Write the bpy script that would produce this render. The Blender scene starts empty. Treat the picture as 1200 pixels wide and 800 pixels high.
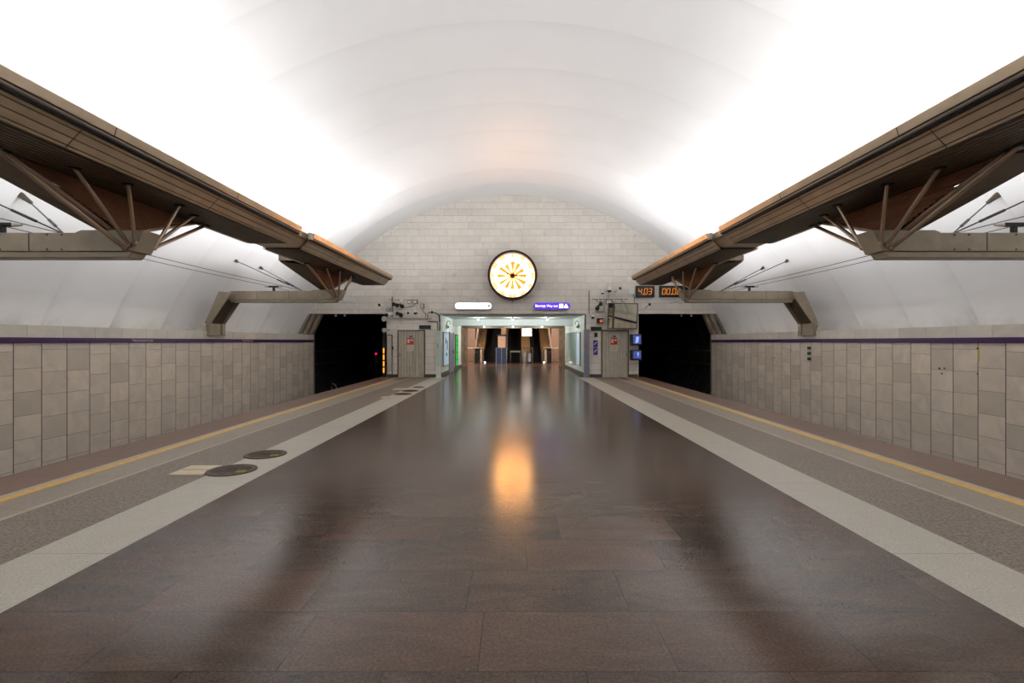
import bpy, bmesh, math, random
from mathutils import Vector, Matrix
random.seed(7)
# ------------------------------------------------------------------ camera, world, exposure
sc = bpy.context.scene
COL = sc.collection
F = 590.0            # focal length in pixels of a 1200 px wide frame
CX, CZ = 0.09, 1.6   # camera stands 9 cm right of the hall axis, eye height 1.6 m
VX, VY = 603.0, 400.0
END = 22.5           # distance of the end wall
camd = bpy.data.cameras.new('camera'); cam = bpy.data.objects.new('camera', camd); COL.objects.link(cam)
cam.location = (CX, 0, CZ); cam.rotation_euler = (math.pi/2, 0, 0)
camd.sensor_width = 36.0; camd.lens = 36.0*F/1200.0
camd.shift_x = -(VX-600.0)/1200.0; camd.shift_y = (VY-400.0)/1200.0
camd.clip_start = 0.05; camd.clip_end = 200
sc.camera = cam
w = bpy.data.worlds.new('world'); sc.world = w; w.use_nodes = True
w.node_tree.nodes['Background'].inputs[0].default_value = (0.0, 0.0, 0.0, 1)
w.node_tree.nodes['Background'].inputs[1].default_value = 0.0
sc.view_settings.view_transform = 'Standard'; sc.view_settings.look = 'None'
sc.view_settings.gamma = 1.0; sc.view_settings.use_curve_mapping = False
sc.view_settings.exposure = 0.14
TUBE_POWER = 100.0      # each hidden lamp run in a canopy trough, the row throwing light inward
END_FILL_POWER = 100.0
TUBE_OUT = 170.0         # and the row throwing light over the track
CLOCK_GLOW = 15.0
SPOT_POWER = 75.0
CAN_Y = [7.1, 15.1, -0.9, -8.9]

def trough_light(s, yc, inward):
    d = bpy.data.lights.new('trough_lamp_light', 'AREA'); d.shape = 'RECTANGLE'
    d.size = 0.22; d.size_y = 7.0; d.energy = TUBE_POWER if inward else TUBE_OUT; d.color = (0.955, 0.975, 1.0)
    o = bpy.data.objects.new('trough_lamp_light', d); COL.objects.link(o)
    o.location = (s*(4.86 if inward else 5.38), yc - 0.2 if yc > 10 else yc, 3.84 if inward else 3.93)
    t = math.radians(49 if inward else -62)
    o.rotation_euler = (0, math.pi - s*t, 0)
    return o
for s in (-1, 1):
    for yc in CAN_Y:
        trough_light(s, yc, True); trough_light(s, yc, False)
    # added unseen lamps that brighten the end wall and the last vault shells
    d = bpy.data.lights.new('end_fill_light', 'AREA'); d.shape = 'RECTANGLE'; d.size = 0.3; d.size_y = 0.5
    d.energy = END_FILL_POWER; d.color = (0.955, 0.975, 1.0)
    o = bpy.data.objects.new('end_fill_light', d); COL.objects.link(o); o.location = (s*4.95, 18.15, 3.84)
    o.rotation_euler = Vector((-s*0.55, 0.75, 0.9)).to_track_quat('-Z', 'Y').to_euler()

def at(px, py, Y):   # point of the place at distance Y seen at a spot of the photograph
    return (CX + (px-VX)*Y/F, Y, CZ - (py-VY)*Y/F)

# ------------------------------------------------------------------ materials
def lin(c):
    return tuple(((v/255.0)/12.92 if v/255.0 <= 0.04045 else ((v/255.0+0.055)/1.055)**2.4) for v in c) + (1.0,)
def newmat(name):
    m = bpy.data.materials.new(name); m.use_nodes = True
    return m, m.node_tree, m.node_tree.nodes['Principled BSDF']
def M(nt, op, a, b=None, c=None):
    n = nt.nodes.new('ShaderNodeMath'); n.operation = op
    for i, v in enumerate((a, b, c)):
        if v is None: continue
        if isinstance(v, (int, float)): n.inputs[i].default_value = v
        else: nt.links.new(v, n.inputs[i])
    return n.outputs[0]
def mixc(nt, fac, a, b, mode='MIX'):
    n = nt.nodes.new('ShaderNodeMix'); n.data_type = 'RGBA'; n.blend_type = mode
    for sock, v in ((n.inputs[0], fac), (n.inputs[6], a), (n.inputs[7], b)):
        if isinstance(v, (int, float)): sock.default_value = v
        elif isinstance(v, tuple): sock.default_value = v
        else: nt.links.new(v, sock)
    return n.outputs[2]
def noise(nt, vec, scale, detail=4, rough=0.55, dist=0.0):
    n = nt.nodes.new('ShaderNodeTexNoise'); n.inputs['Scale'].default_value = scale
    n.inputs['Detail'].default_value = detail; n.inputs['Roughness'].default_value = rough
    n.inputs['Distortion'].default_value = dist
    nt.links.new(vec, n.inputs['Vector']); return n.outputs[0]
def ramp(nt, fac, stops):
    n = nt.nodes.new('ShaderNodeValToRGB'); e = n.color_ramp.elements
    while len(e) < len(stops): e.new(0.5)
    for i, (p, c) in enumerate(stops):
        e[i].position = p; e[i].color = c if isinstance(c, tuple) else (c, c, c, 1)
    nt.links.new(fac, n.inputs[0]); return n.outputs[0]
def pos(nt):
    g = nt.nodes.new('ShaderNodeNewGeometry'); s = nt.nodes.new('ShaderNodeSeparateXYZ')
    nt.links.new(g.outputs['Position'], s.inputs[0]); return g.outputs['Position'], s.outputs
def vec(nt, x, y, z=0.0):
    n = nt.nodes.new('ShaderNodeCombineXYZ')
    for i, v in enumerate((x, y, z)):
        if isinstance(v, (int, float)): n.inputs[i].default_value = v
        else: nt.links.new(v, n.inputs[i])
    return n.outputs[0]
def white(nt, v):
    n = nt.nodes.new('ShaderNodeTexWhiteNoise'); n.noise_dimensions = '3D'
    nt.links.new(v, n.inputs['Vector']); return n.outputs['Value']
def bump(nt, bsdf, h, strength=0.3, dist=0.01):
    n = nt.nodes.new('ShaderNodeBump'); n.inputs['Strength'].default_value = strength
    n.inputs['Distance'].default_value = dist
    nt.links.new(h, n.inputs['Height']); nt.links.new(n.outputs[0], bsdf.inputs['Normal'])

def plain(name, rgb, rough=0.5, metal=0.0, var=0.12, scale=6.0, emit=None, es=0.0, grime=0.0):
    m, nt, b = newmat(name)
    p, xyz = pos(nt)
    c = lin(rgb)
    nz = noise(nt, p, scale, 4)
    lo = tuple(v*(1-var) for v in c[:3])+(1,); hi = tuple(min(1, v*(1+var)) for v in c[:3])+(1,)
    col = mixc(nt, ramp(nt, nz, [(0.3, 0.0), (0.7, 1.0)]), lo, hi)
    if grime:
        g = ramp(nt, noise(nt, p, 2.3, 6, 0.7), [(0.5, 0.0), (0.75, 1.0)])
        col = mixc(nt, M(nt, 'MULTIPLY', g, grime), col, lin((88, 74, 58)))
    nt.links.new(col, b.inputs['Base Color'])
    b.inputs['Roughness'].default_value = rough; b.inputs['Metallic'].default_value = metal
    if emit:
        b.inputs['Emission Color'].default_value = lin(emit) if max(emit) > 1.5 else tuple(emit)+(1,)
        b.inputs['Emission Strength'].default_value = es
    return m

def stone(name, row, ri, rw, ci, cw, base, dark, joint, gap=0.006, vein=1.0, rough=0.35, tilevar=0.5,
          tint=None, vscale=1.6, row_off=0.0, speck=0.0, jitter=1.0, rust=0.0, gap2=None, roughvar=0.0, offs=None, bmp=0.4, spec=0.5, stretch=(1, 1, 1), vrough=0.62, vcon=0.18, sscale=110):
    """slabs: rows along axis ri (width rw), tiles along axis ci (length cw), each row shifted at random"""
    m, nt, b = newmat(name)
    p, xyz = pos(nt)
    r = M(nt, 'DIVIDE', M(nt, 'SUBTRACT', xyz[ri], row_off), rw)
    rid = M(nt, 'FLOOR', r)
    rnd = white(nt, vec(nt, rid, row, 3.7))
    cc = M(nt, 'ADD', M(nt, 'DIVIDE', xyz[ci], cw), M(nt, 'MULTIPLY', rnd, jitter))
    cid = M(nt, 'FLOOR', cc)
    tr = white(nt, vec(nt, rid, cid, row+0.5))
    tr2 = white(nt, vec(nt, cid, rid, row+9.5))
    # veins: every tile takes its own cut of the noise
    sh = nt.nodes.new('ShaderNodeVectorMath'); sh.operation = 'ADD'
    nt.links.new(p, sh.inputs[0])
    nt.links.new(vec(nt, M(nt, 'MULTIPLY', tr, 40.0), M(nt, 'MULTIPLY', tr2, 40.0), M(nt, 'MULTIPLY', tr, 17.0)), sh.inputs[1])
    mp = nt.nodes.new('ShaderNodeMapping'); nt.links.new(sh.outputs[0], mp.inputs[0]); mp.inputs['Scale'].default_value = stretch
    v = ramp(nt, noise(nt, mp.outputs[0], vscale, 9, vrough, 0.9), [(0.5-vcon, 0.0), (0.5+vcon, 1.0)])
    f = M(nt, 'ADD', M(nt, 'MULTIPLY', tr, tilevar), M(nt, 'MULTIPLY', v, vein*(1-tilevar)))
    col = mixc(nt, f, dark, base)
    if tint:
        col = mixc(nt, ramp(nt, tr2, [(0.6, 0.0), (0.95, tint[1])]), col, tint[0])
    if speck:
        s = ramp(nt, noise(nt, p, sscale, 4, 0.8), [(0.36, 0.0), (0.64, 1.0)])
        col = mixc(nt, speck, col, mixc(nt, s, (0.012, 0.01, 0.009, 1), tuple(min(1, q*2.3) for q in base[:3])+(1,)))
    if rust:
        rs = ramp(nt, noise(nt, p, 1.9, 6, 0.75), [(0.60, 0.0), (0.72, 1.0)])
        col = mixc(nt, M(nt, 'MULTIPLY', rs, rust), col, lin((120, 92, 60)))
        rp = ramp(nt, noise(nt, p, 9.0, 3, 0.6), [(0.70, 0.0), (0.74, 1.0)])
        col = mixc(nt, M(nt, 'MULTIPLY', rp, rust), col, lin((96, 66, 40)))
    def edge(t, width, g):
        fr = M(nt, 'FRACT', t)
        d = M(nt, 'MULTIPLY', M(nt, 'MINIMUM', fr, M(nt, 'SUBTRACT', 1.0, fr)), width)
        return M(nt, 'LESS_THAN', d, g)
    e1 = edge(r, rw, gap); e2 = edge(cc, cw, gap2 if gap2 is not None else gap*0.6)
    jm = M(nt, 'MAXIMUM', e1, M(nt, 'MULTIPLY', e2, 0.75))
    col = mixc(nt, jm, col, joint)
    nt.links.new(col, b.inputs['Base Color'])
    if roughvar:
        rr = M(nt, 'ADD', rough, M(nt, 'MULTIPLY', M(nt, 'ADD', v, tr), roughvar*0.5))
        nt.links.new(rr, b.inputs['Roughness'])
    else: b.inputs['Roughness'].default_value = rough
    b.inputs['Specular IOR Level'].default_value = spec
    bump(nt, b, M(nt, 'SUBTRACT', M(nt, 'MULTIPLY', v, 0.04), jm), bmp, 0.004)
    return m

MAT = {}
MAT['floor'] = stone('polished_granite_slabs', 1.0, 1, 0.54, 0, 0.98, lin((94, 77, 66)), lin((18, 16, 15)), lin((34, 29, 26)),
                     gap=0.003, gap2=0.003, rough=0.18, tilevar=0.40, tint=(lin((104, 70, 54)), 0.35), vscale=2.6, speck=0.3, row_off=0.28, roughvar=0.0, spec=0.27, stretch=(0.6, 1.7, 1), vrough=0.68, vcon=0.15, sscale=60, bmp=0.0)
MAT['strip'] = stone('pale_granite_strip', 2.0, 1, 1.9, 0, 30, lin((184, 175, 161)), lin((166, 158, 145)), lin((120, 112, 100)), gap=0.003, rough=0.42, tilevar=0.3, speck=0.2, vscale=5, bmp=0.1, vrough=0.75, sscale=60)
MAT['mottled'] = stone('mottled_rough_granite', 3.0, 1, 0.9, 0, 30, lin((124, 111, 98)), lin((84, 75, 66)), lin((66, 58, 50)), gap=0.002, rough=0.5, tilevar=0.2, speck=0.55, vscale=9, bmp=0.2, vrough=0.8, vcon=0.1, sscale=38)
MAT['greyslab'] = stone('grey_granite_slab', 4.0, 1, 1.2, 0, 30, lin((150, 137, 121)), lin((122, 111, 98)), lin((78, 70, 60)), gap=0.002, rough=0.4, tilevar=0.25, speck=0.25, vscale=4, bmp=0.1, vrough=0.75, stretch=(2.5, 0.5, 1), sscale=50)
MAT['paleline'] = plain('pale_worn_line', (176, 162, 142), 0.5, var=0.12)
MAT['yellow'] = plain('yellow_line_paint', (214, 168, 70), 0.5, var=0.18, scale=14)
MAT['edge'] = stone('red_granite_edge', 5.0, 1, 1.0, 0, 30, lin((118, 90, 76)), lin((98, 76, 64)), lin((66, 52, 44)), gap=0.003, rough=0.45, tilevar=0.4, speck=0.2, vscale=4)
def wallmat(name, seed):
    return stone(name, seed, 1, 0.541, 2, 0.43, lin((232, 218, 200)), lin((200, 188, 174)), lin((80, 66, 54)), gap=0.009, gap2=0.0035,
                 rough=0.33, tilevar=0.3, tint=(lin((190, 178, 162)), 0.6), vscale=2.2, row_off=9.03-0.541*20, rust=0.12)
MAT['track_wall'] = wallmat('marble_slabs_track_wall', 6.0)
MAT['cap'] = stone('marble_cap_course', 7.0, 2, 4.0, 1, 0.75, lin((218, 210, 196)), lin((188, 182, 172)), lin((120, 108, 92)), gap=0.0, gap2=0.004, rough=0.35, tilevar=0.5, vscale=2.5, row_off=-1.0)
MAT['end'] = stone('marble_courses_end_wall', 8.0, 2, 0.3, 0, 0.62, lin((234, 228, 217)), lin((218, 212, 204)), lin((180, 168, 150)), gap=0.0065, gap2=0.005,
                   rough=0.38, tilevar=0.3, tint=(lin((208, 203, 194)), 0.45), vscale=2.6, row_off=0.02, rust=0.4)
def vault_mat():
    m, nt, b = newmat('white_vault_shell'); p, xyz = pos(nt)
    col = mixc(nt, noise(nt, p, 1.1, 4), lin((240, 239, 239)), lin((246, 245, 245)))
    # shell joint with step shade painted along it, sooty smudges near the vault foot
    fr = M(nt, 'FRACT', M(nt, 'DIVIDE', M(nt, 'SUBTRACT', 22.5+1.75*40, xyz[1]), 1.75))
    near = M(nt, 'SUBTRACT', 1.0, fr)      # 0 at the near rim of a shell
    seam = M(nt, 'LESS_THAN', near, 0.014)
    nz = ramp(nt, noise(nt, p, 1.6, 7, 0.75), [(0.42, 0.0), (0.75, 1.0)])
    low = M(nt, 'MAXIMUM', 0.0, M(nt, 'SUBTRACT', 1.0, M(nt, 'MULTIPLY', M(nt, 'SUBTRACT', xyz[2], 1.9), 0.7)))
    step_shade_soot = M(nt, 'MULTIPLY', M(nt, 'POWER', fr, 9.0), M(nt, 'ADD', 0.2, M(nt, 'MULTIPLY', M(nt, 'MULTIPLY', low, nz), 0.9)))
    step_shade_soot = M(nt, 'ADD', step_shade_soot, M(nt, 'MULTIPLY', M(nt, 'POWER', low, 6.0), M(nt, 'MULTIPLY', nz, 0.35)))
    col = mixc(nt, step_shade_soot, col, lin((120, 106, 94)))
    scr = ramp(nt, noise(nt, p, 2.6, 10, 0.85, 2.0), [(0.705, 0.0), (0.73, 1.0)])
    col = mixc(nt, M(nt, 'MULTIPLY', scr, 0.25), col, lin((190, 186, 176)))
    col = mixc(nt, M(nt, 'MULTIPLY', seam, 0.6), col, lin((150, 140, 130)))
    nt.links.new(col, b.inputs['Base Color']); b.inputs['Roughness'].default_value = 0.42
    return m
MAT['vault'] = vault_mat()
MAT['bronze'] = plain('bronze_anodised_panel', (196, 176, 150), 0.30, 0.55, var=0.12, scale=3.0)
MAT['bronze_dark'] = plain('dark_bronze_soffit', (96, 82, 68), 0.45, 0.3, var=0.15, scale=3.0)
MAT['louvre'] = plain('brown_corrugated_panel', (158, 118, 92), 0.5, 0.2, var=0.2, scale=2.0)
MAT['beam'] = plain('painted_beige_beam', (158, 146, 126), 0.45, 0.15, var=0.14, scale=2.5, grime=0.35)
MAT['rod'] = plain('brushed_bronze_tube', (170, 148, 128), 0.3, 0.75, var=0.08)
MAT['dark'] = plain('black_painted_metal', (26, 24, 23), 0.5, var=0.1)
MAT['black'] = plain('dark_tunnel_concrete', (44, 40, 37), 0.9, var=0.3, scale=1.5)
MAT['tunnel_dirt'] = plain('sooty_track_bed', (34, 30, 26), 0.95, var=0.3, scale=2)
MAT['purple'] = plain('deep_purple_enamel', (62, 26, 82), 0.35, var=0.05)
MAT['lettering'] = plain('pale_lettering', (196, 180, 190), 0.5, var=0.02)
MAT['white_trough'] = plain('white_trough_enamel', (225, 222, 216), 0.5, var=0.02)
MAT['tube'] = plain('fluorescent_tube', (240, 240, 240), 0.4, var=0, emit=(255, 250, 244), es=3.0)
MAT['jamb'] = plain('stained_concrete_jamb', (150, 136, 120), 0.6, var=0.2, scale=2.5, grime=0.6)
MAT['passwall'] = plain('pale_green_white_plaster', (206, 212, 203), 0.4, var=0.04)
MAT['passceil'] = plain('white_passage_ceiling', (196, 200, 196), 0.5, var=0.03)
MAT['skirting'] = plain('dark_brown_skirting_stone', (78, 68, 62), 0.4, var=0.15)
MAT['brown_stone'] = plain('brown_marble', (124, 96, 76), 0.35, var=0.3, scale=3)
MAT['darkfloor'] = plain('dark_brown_granite', (88, 68, 58), 0.25, var=0.2, scale=4)
MAT['door'] = plain('grey_beige_door_metal', (186, 178, 162), 0.45, 0.1, var=0.08, scale=4, grime=0.15)
MAT['doorframe'] = plain('brown_steel_frame', (92, 80, 66), 0.5, 0.3)
MAT['red'] = plain('red_notice', (196, 52, 36), 0.5, var=0.03)
MAT['cream'] = plain('cream_notice_paper', (214, 204, 180), 0.6, var=0.03)
MAT['white'] = plain('white_plastic', (236, 234, 228), 0.4, var=0.04)
MAT['offwhite'] = plain('aged_white_enamel', (190, 184, 170), 0.45, var=0.08, scale=12)
MAT['greyblue'] = plain('grey_blue_sheet_metal', (136, 138, 152), 0.35, 0.3, var=0.05)
MAT['steel'] = plain('brushed_steel', (150, 146, 140), 0.28, 0.9, var=0.05)
MAT['green_unlit'] = plain('dark_green_sign', (22, 42, 34), 0.35, var=0.05)
MAT['green_lit'] = plain('green_lit_panel', (10, 120, 50), 0.4, var=0.1, emit=(8, 160, 60), es=0.75)
MAT['poster_lit'] = plain('pale_lit_map', (180, 200, 215), 0.3, var=0.12, scale=9, emit=(170, 190, 205), es=0.35)
MAT['blue_sign'] = plain('blue_sign_enamel', (60, 52, 150), 0.4, var=0.04)
MAT['blue_navy'] = plain('navy_enamel', (26, 42, 84), 0.4, var=0.05)
MAT['sign_white'] = plain('lit_white_sign_face', (250, 250, 250), 0.4, var=0, emit=(250, 250, 255), es=1.25)
MAT['sign_purple'] = plain('lit_purple_sign_face', (80, 40, 210), 0.4, var=0, emit=(84, 40, 225), es=1.0)
MAT['sign_letters'] = plain('lit_white_letters', (255, 255, 255), 0.4, var=0, emit=(255, 255, 255), es=1.6)
MAT['arrow_grey'] = plain('grey_arrow', (40, 38, 70), 0.5, var=0)
MAT['led'] = plain('amber_led', (60, 30, 5), 0.5, var=0, emit=(255, 150, 24), es=1.3)
MAT['led_face'] = plain('dark_led_glass', (20, 18, 18), 0.25, var=0)
MAT['screen'] = plain('glowing_blue_screen', (40, 50, 110), 0.3, var=0.4, scale=8, emit=(74, 86, 160), es=0.7)
MAT['screen_light'] = plain('bright_screen_patch', (80, 100, 140), 0.3, var=0.2, scale=8, emit=(150, 180, 235), es=1.0)
MAT['amber'] = plain('amber_signal_glass', (200, 120, 20), 0.4, var=0, emit=(255, 170, 50), es=1.2)
MAT['redlamp'] = plain('red_signal_glass', (200, 10, 50), 0.4, var=0, emit=(255, 20, 70), es=1.5)
MAT['orange_lamp'] = plain('orange_lamp_glass', (220, 110, 50), 0.4, var=0.1, emit=(220, 100, 40), es=0.5)
MAT['mirror'] = plain('mirror_silver', (222, 222, 208), 0.03, 1.0, var=0)
MAT['glass'] = plain('pale_glass_panel', (186, 204, 196), 0.06, 0.0, var=0.03)
MAT['manhole'] = plain('brown_cast_iron', (92, 72, 58), 0.5, 0.4, var=0.2, scale=20)
MAT['manhole_rim'] = plain('worn_iron_rim', (76, 60, 48), 0.45, 0.5, var=0.2, scale=20)
MAT['plate'] = plain('cream_floor_plate', (206, 192, 160), 0.5, var=0.05, scale=20)
MAT['yellow_mark'] = plain('yellow_paint_mark', (198, 172, 40), 0.6, var=0.05)
MAT['gold'] = plain('polished_gold', (214, 150, 66), 0.28, 1.0, var=0.05)
MAT['amber_glass'] = plain('backlit_amber_glass', (230, 150, 60), 0.3, var=0, emit=(1.0, 0.34, 0.05), es=0.95)
MAT['clock_rim'] = plain('dark_bronze_rim', (56, 36, 26), 0.35, 0.5, var=0.1)
MAT['dial'] = plain('glowing_clock_dial', (255, 240, 210), 0.4, var=0, emit=(1.0, 0.50, 0.155), es=CLOCK_GLOW)
MAT['dial_soft'] = plain('glowing_dial_ring', (255, 240, 210), 0.4, var=0, emit=(1.0, 0.80, 0.56), es=1.35)
MAT['esc_panel'] = plain('pink_beige_escalator_cladding', (206, 172, 150), 0.35, var=0.06)
MAT['esc_cream'] = plain('cream_balustrade', (190, 160, 120), 0.35, var=0.08)
MAT['esc_rail'] = plain('pale_handrail_trim', (232, 200, 170), 0.35, var=0.03)
MAT['esc_step'] = plain('dark_escalator_steps', (30, 24, 21), 0.6, 0.3, var=0.2)
MAT['rubber'] = plain('black_rubber', (18, 17, 17), 0.5, var=0.05)
MAT['spot'] = plain('lamp_lens', (255, 255, 255), 0.3, var=0, emit=(255, 255, 255), es=5)
MAT['cable'] = plain('dark_cable', (60, 54, 50), 0.6, var=0.05)

# ------------------------------------------------------------------ mesh helpers
ROOT = {}
class MB:
    def __init__(s): s.v = []; s.f = []
    def box(s, x0, x1, y0, y1, z0, z1):
        x0, x1 = sorted((x0, x1)); y0, y1 = sorted((y0, y1)); z0, z1 = sorted((z0, z1))
        b = len(s.v)
        s.v += [(x0,y0,z0),(x1,y0,z0),(x1,y1,z0),(x0,y1,z0),(x0,y0,z1),(x1,y0,z1),(x1,y1,z1),(x0,y1,z1)]
        s.f += [tuple(b+i for i in q) for q in ((0,3,2,1),(4,5,6,7),(0,1,5,4),(1,2,6,5),(2,3,7,6),(3,0,4,7))]
        return s
    def raw(s, vs, fs):
        b = len(s.v); s.v += [tuple(p) for p in vs]; s.f += [tuple(b+i for i in q) for q in fs]; return s
    def prism(s, poly, axis, a0, a1):
        """poly: 2D points; axis: 'x' -> (y,z), 'y' -> (x,z), 'z' -> (x,y)"""
        def P(p, a): return (a, p[0], p[1]) if axis == 'x' else ((p[0], a, p[1]) if axis == 'y' else (p[0], p[1], a))
        n = len(poly); vs = [P(p, a0) for p in poly] + [P(p, a1) for p in poly]
        fs = [tuple(range(n))[::-1], tuple(range(n, 2*n))] + [(i, (i+1) % n, n+(i+1) % n, n+i) for i in range(n)]
        return s.raw(vs, fs)
    def tube(s, p0, p1, r0, r1=None, n=12, caps=True):
        r1 = r0 if r1 is None else r1
        p0, p1 = Vector(p0), Vector(p1); d = (p1-p0).normalized()
        up = Vector((0, 0, 1)) if abs(d.z) < 0.95 else Vector((1, 0, 0))
        a = d.cross(up).normalized(); b_ = d.cross(a)
        vs = []
        for p, r in ((p0, r0), (p1, r1)):
            for i in range(n):
                t = 2*math.pi*i/n; vs.append(p + a*math.cos(t)*r + b_*math.sin(t)*r)
        fs = [(i, (i+1) % n, n+(i+1) % n, n+i) for i in range(n)]
        if caps: fs += [tuple(range(n))[::-1], tuple(range(n, 2*n))]
        return s.raw(vs, fs)
    def path(s, pts, r, n=8):
        for a, b in zip(pts, pts[1:]): s.tube(a, b, r, n=n)
        return s
    def ball(s, c, r, n=12, m=8, sx=1, sy=1, sz=1):
        vs = []; fs = []
        for j in range(m+1):
            ph = math.pi*j/m
            for i in range(n):
                t = 2*math.pi*i/n
                vs.append((c[0]+sx*r*math.sin(ph)*math.cos(t), c[1]+sy*r*math.sin(ph)*math.sin(t), c[2]+sz*r*math.cos(ph)))
        for j in range(m):
            for i in range(n): fs.append((j*n+i, j*n+(i+1) % n, (j+1)*n+(i+1) % n, (j+1)*n+i))
        return s.raw(vs, fs)
    def build(s, name, mat, parent=None, origin=None, smooth=False, bevel=0.0):
        if parent is not None: o0 = ROOT[parent.name]
        else:
            if origin is None:
                xs = [p[0] for p in s.v]; ys = [p[1] for p in s.v]; zs = [p[2] for p in s.v]
                origin = ((min(xs)+max(xs))/2, (min(ys)+max(ys))/2, min(zs))
            o0 = Vector(origin)
        me = bpy.data.meshes.new(name)
        me.from_pydata([tuple(Vector(p)-o0) for p in s.v], [], s.f)
        bm = bmesh.new(); bm.from_mesh(me); bmesh.ops.remove_doubles(bm, verts=bm.verts, dist=1e-6)
        bmesh.ops.recalc_face_normals(bm, faces=bm.faces)
        if smooth:
            for f in bm.faces: f.smooth = True
            for e in bm.edges:
                if len(e.link_faces) == 2 and e.calc_face_angle(0) > 0.7: e.smooth = False
        bm.to_mesh(me); bm.free(); me.update()
        me.materials.append(MAT[mat] if isinstance(mat, str) else mat)
        o = bpy.data.objects.new(name, me); COL.objects.link(o)
        if parent is not None:
            o.parent = parent
        else: o.location = o0
        ROOT[o.name] = o0
        if bevel:
            b = o.modifiers.new('bevel', 'BEVEL'); b.width = bevel; b.segments = 2; b.limit_method = 'ANGLE'
        return o
def tag(o, label, cat, group=None, kind=None):
    o['label'] = label; o['category'] = cat
    if group: o['group'] = group
    if kind: o['kind'] = kind
    return o
def empty(name, loc, label, cat, group=None):
    o = bpy.data.objects.new(name, None); COL.objects.link(o); o.location = loc; o.empty_display_size = 0.1
    ROOT[o.name] = Vector(loc); tag(o, label, cat, group); return o
def struct(o, label=None):
    o['kind'] = 'structure'
    if label: o['label'] = label
    return o
def text(name, body, size, loc, rot, mat, parent, depth=0.004, width=None):
    cu = bpy.data.curves.new(name, 'FONT'); cu.body = body; cu.size = size; cu.extrude = depth/2
    cu.align_x = 'CENTER'; cu.align_y = 'CENTER'
    t = bpy.data.objects.new(name+'_tmp', cu); COL.objects.link(t)
    bpy.context.view_layer.update()
    dg = bpy.context.evaluated_depsgraph_get()
    me = bpy.data.meshes.new_from_object(t.evaluated_get(dg))
    bpy.data.objects.remove(t)
    xs = [v.co.x for v in me.vertices] or [0, 1]
    sx = 1.0
    if width: sx = width/max(1e-6, max(xs)-min(xs))
    mt = Matrix.Translation(Vector(loc)-ROOT[parent.name]) @ rot.to_4x4() @ Matrix.Diagonal((sx, 1, 1, 1))
    me.transform(mt); me.materials.clear(); me.materials.append(MAT[mat])
    o = bpy.data.objects.new(name, me); COL.objects.link(o); o.parent = parent; ROOT[o.name] = ROOT[parent.name]
    return o
ROT_END = Matrix.Rotation(math.pi/2, 3, 'X')                                   # reads on a wall facing the camera
ROT_LEFT = Matrix.Rotation(math.pi/2, 3, 'Z') @ Matrix.Rotation(math.pi/2, 3, 'X')   # reads on the left wall

# ------------------------------------------------------------------ SETTING
YB = -13.0
# floor and its paving strips (one above the other by thin steps of 0 mm: side by side, not overlapping)
def slab(name, x0, x1, mat, y0=YB, y1=END, top=0.0, th=0.12):
    m = MB()
    m.box(x0, x1, y0, y1, top-th, top)
    return struct(m.build(name, mat))
slab('floor', -2.94, 2.94, 'floor')
n = 1
for s in (-1, 1):
    for (a, b, mt) in ((2.94, 3.59, 'strip'), (3.59, 4.50, 'mottled'), (4.50, 4.56, 'paleline'), (4.56, 5.03, 'greyslab'),
                       (5.03, 5.14, 'yellow'), (5.14, 5.24, 'paleline'), (5.24, 5.97, 'edge')):
        slab('trim_%d' % n, s*a, s*b, mt, y1=END if b < 5.9 else END+0.4); n += 1
    m = MB().box(s*5.75, s*5.9, YB, END+0.4, -1.3, -0.12)
    struct(m.build('trim_%d' % n, 'black')); n += 1
slab('floor_service', -5.63, -3.28, 'black', END+0.0, END+0.01)
bpy.data.objects.remove(bpy.data.objects['floor_service'])
# track beds
for s, nm in ((-1, 'left'), (1, 'right')):
    m = MB().box(s*5.9, s*9.7, YB, 44, -1.45, -1.3); struct(m.build('floor_track_'+nm, 'tunnel_dirt'))
# track walls: lower slabs, purple band, cap course
for s, nm in ((-1, 'left'), (1, 'right')):
    m = MB().box(s*8.9, s*9.25, YB, END, -1.3, 1.57); struct(m.build('wall_'+nm, 'track_wall'))
    m = MB().box(s*8.87, s*9.25, YB, END, 1.57, 1.675); o = struct(m.build('trim_%d' % n, 'purple')); n += 1
    m = MB().box(s*8.89, s*9.95, YB, END, 1.675, 1.905); struct(m.build('trim_%d' % n, 'cap')); n += 1
# vault: shingled shells
R0, ZC = 10.5, -2.37
def vault():
    m = MB(); N = 120
    a0 = math.asin((1.86-ZC)/(R0))
    edges = [END - 1.75*k for k in range(21)]
    edges = [e for e in edges if e > YB] + [YB]
    rows = []
    for k in range(len(edges)-1):
        yf, yn = edges[k], edges[k+1]      # far and near rim of this shell
        seq = []
        for j in range(6):
            t = j/5.0
            seq.append((yf+(yn-yf)*t, R0 + 0.19*t**1.4))
        rows += seq
    vs = []; fs = []
    for (y, r) in rows:
        a0r = math.asin((1.86-ZC)/r)
        for i in range(N+1):
            a = a0r + (math.pi-2*a0r)*i/N
            vs.append((r*math.cos(a), y, ZC + r*math.sin(a)))
    for j in range(len(rows)-1):
        for i in range(N):
            fs.append((j*(N+1)+i, j*(N+1)+i+1, (j+1)*(N+1)+i+1, (j+1)*(N+1)+i))
    m.raw(vs, fs)
    return m
o = vault().build('ceiling', 'vault', smooth=True, origin=(0, 5, 1.86)); struct(o)
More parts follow.
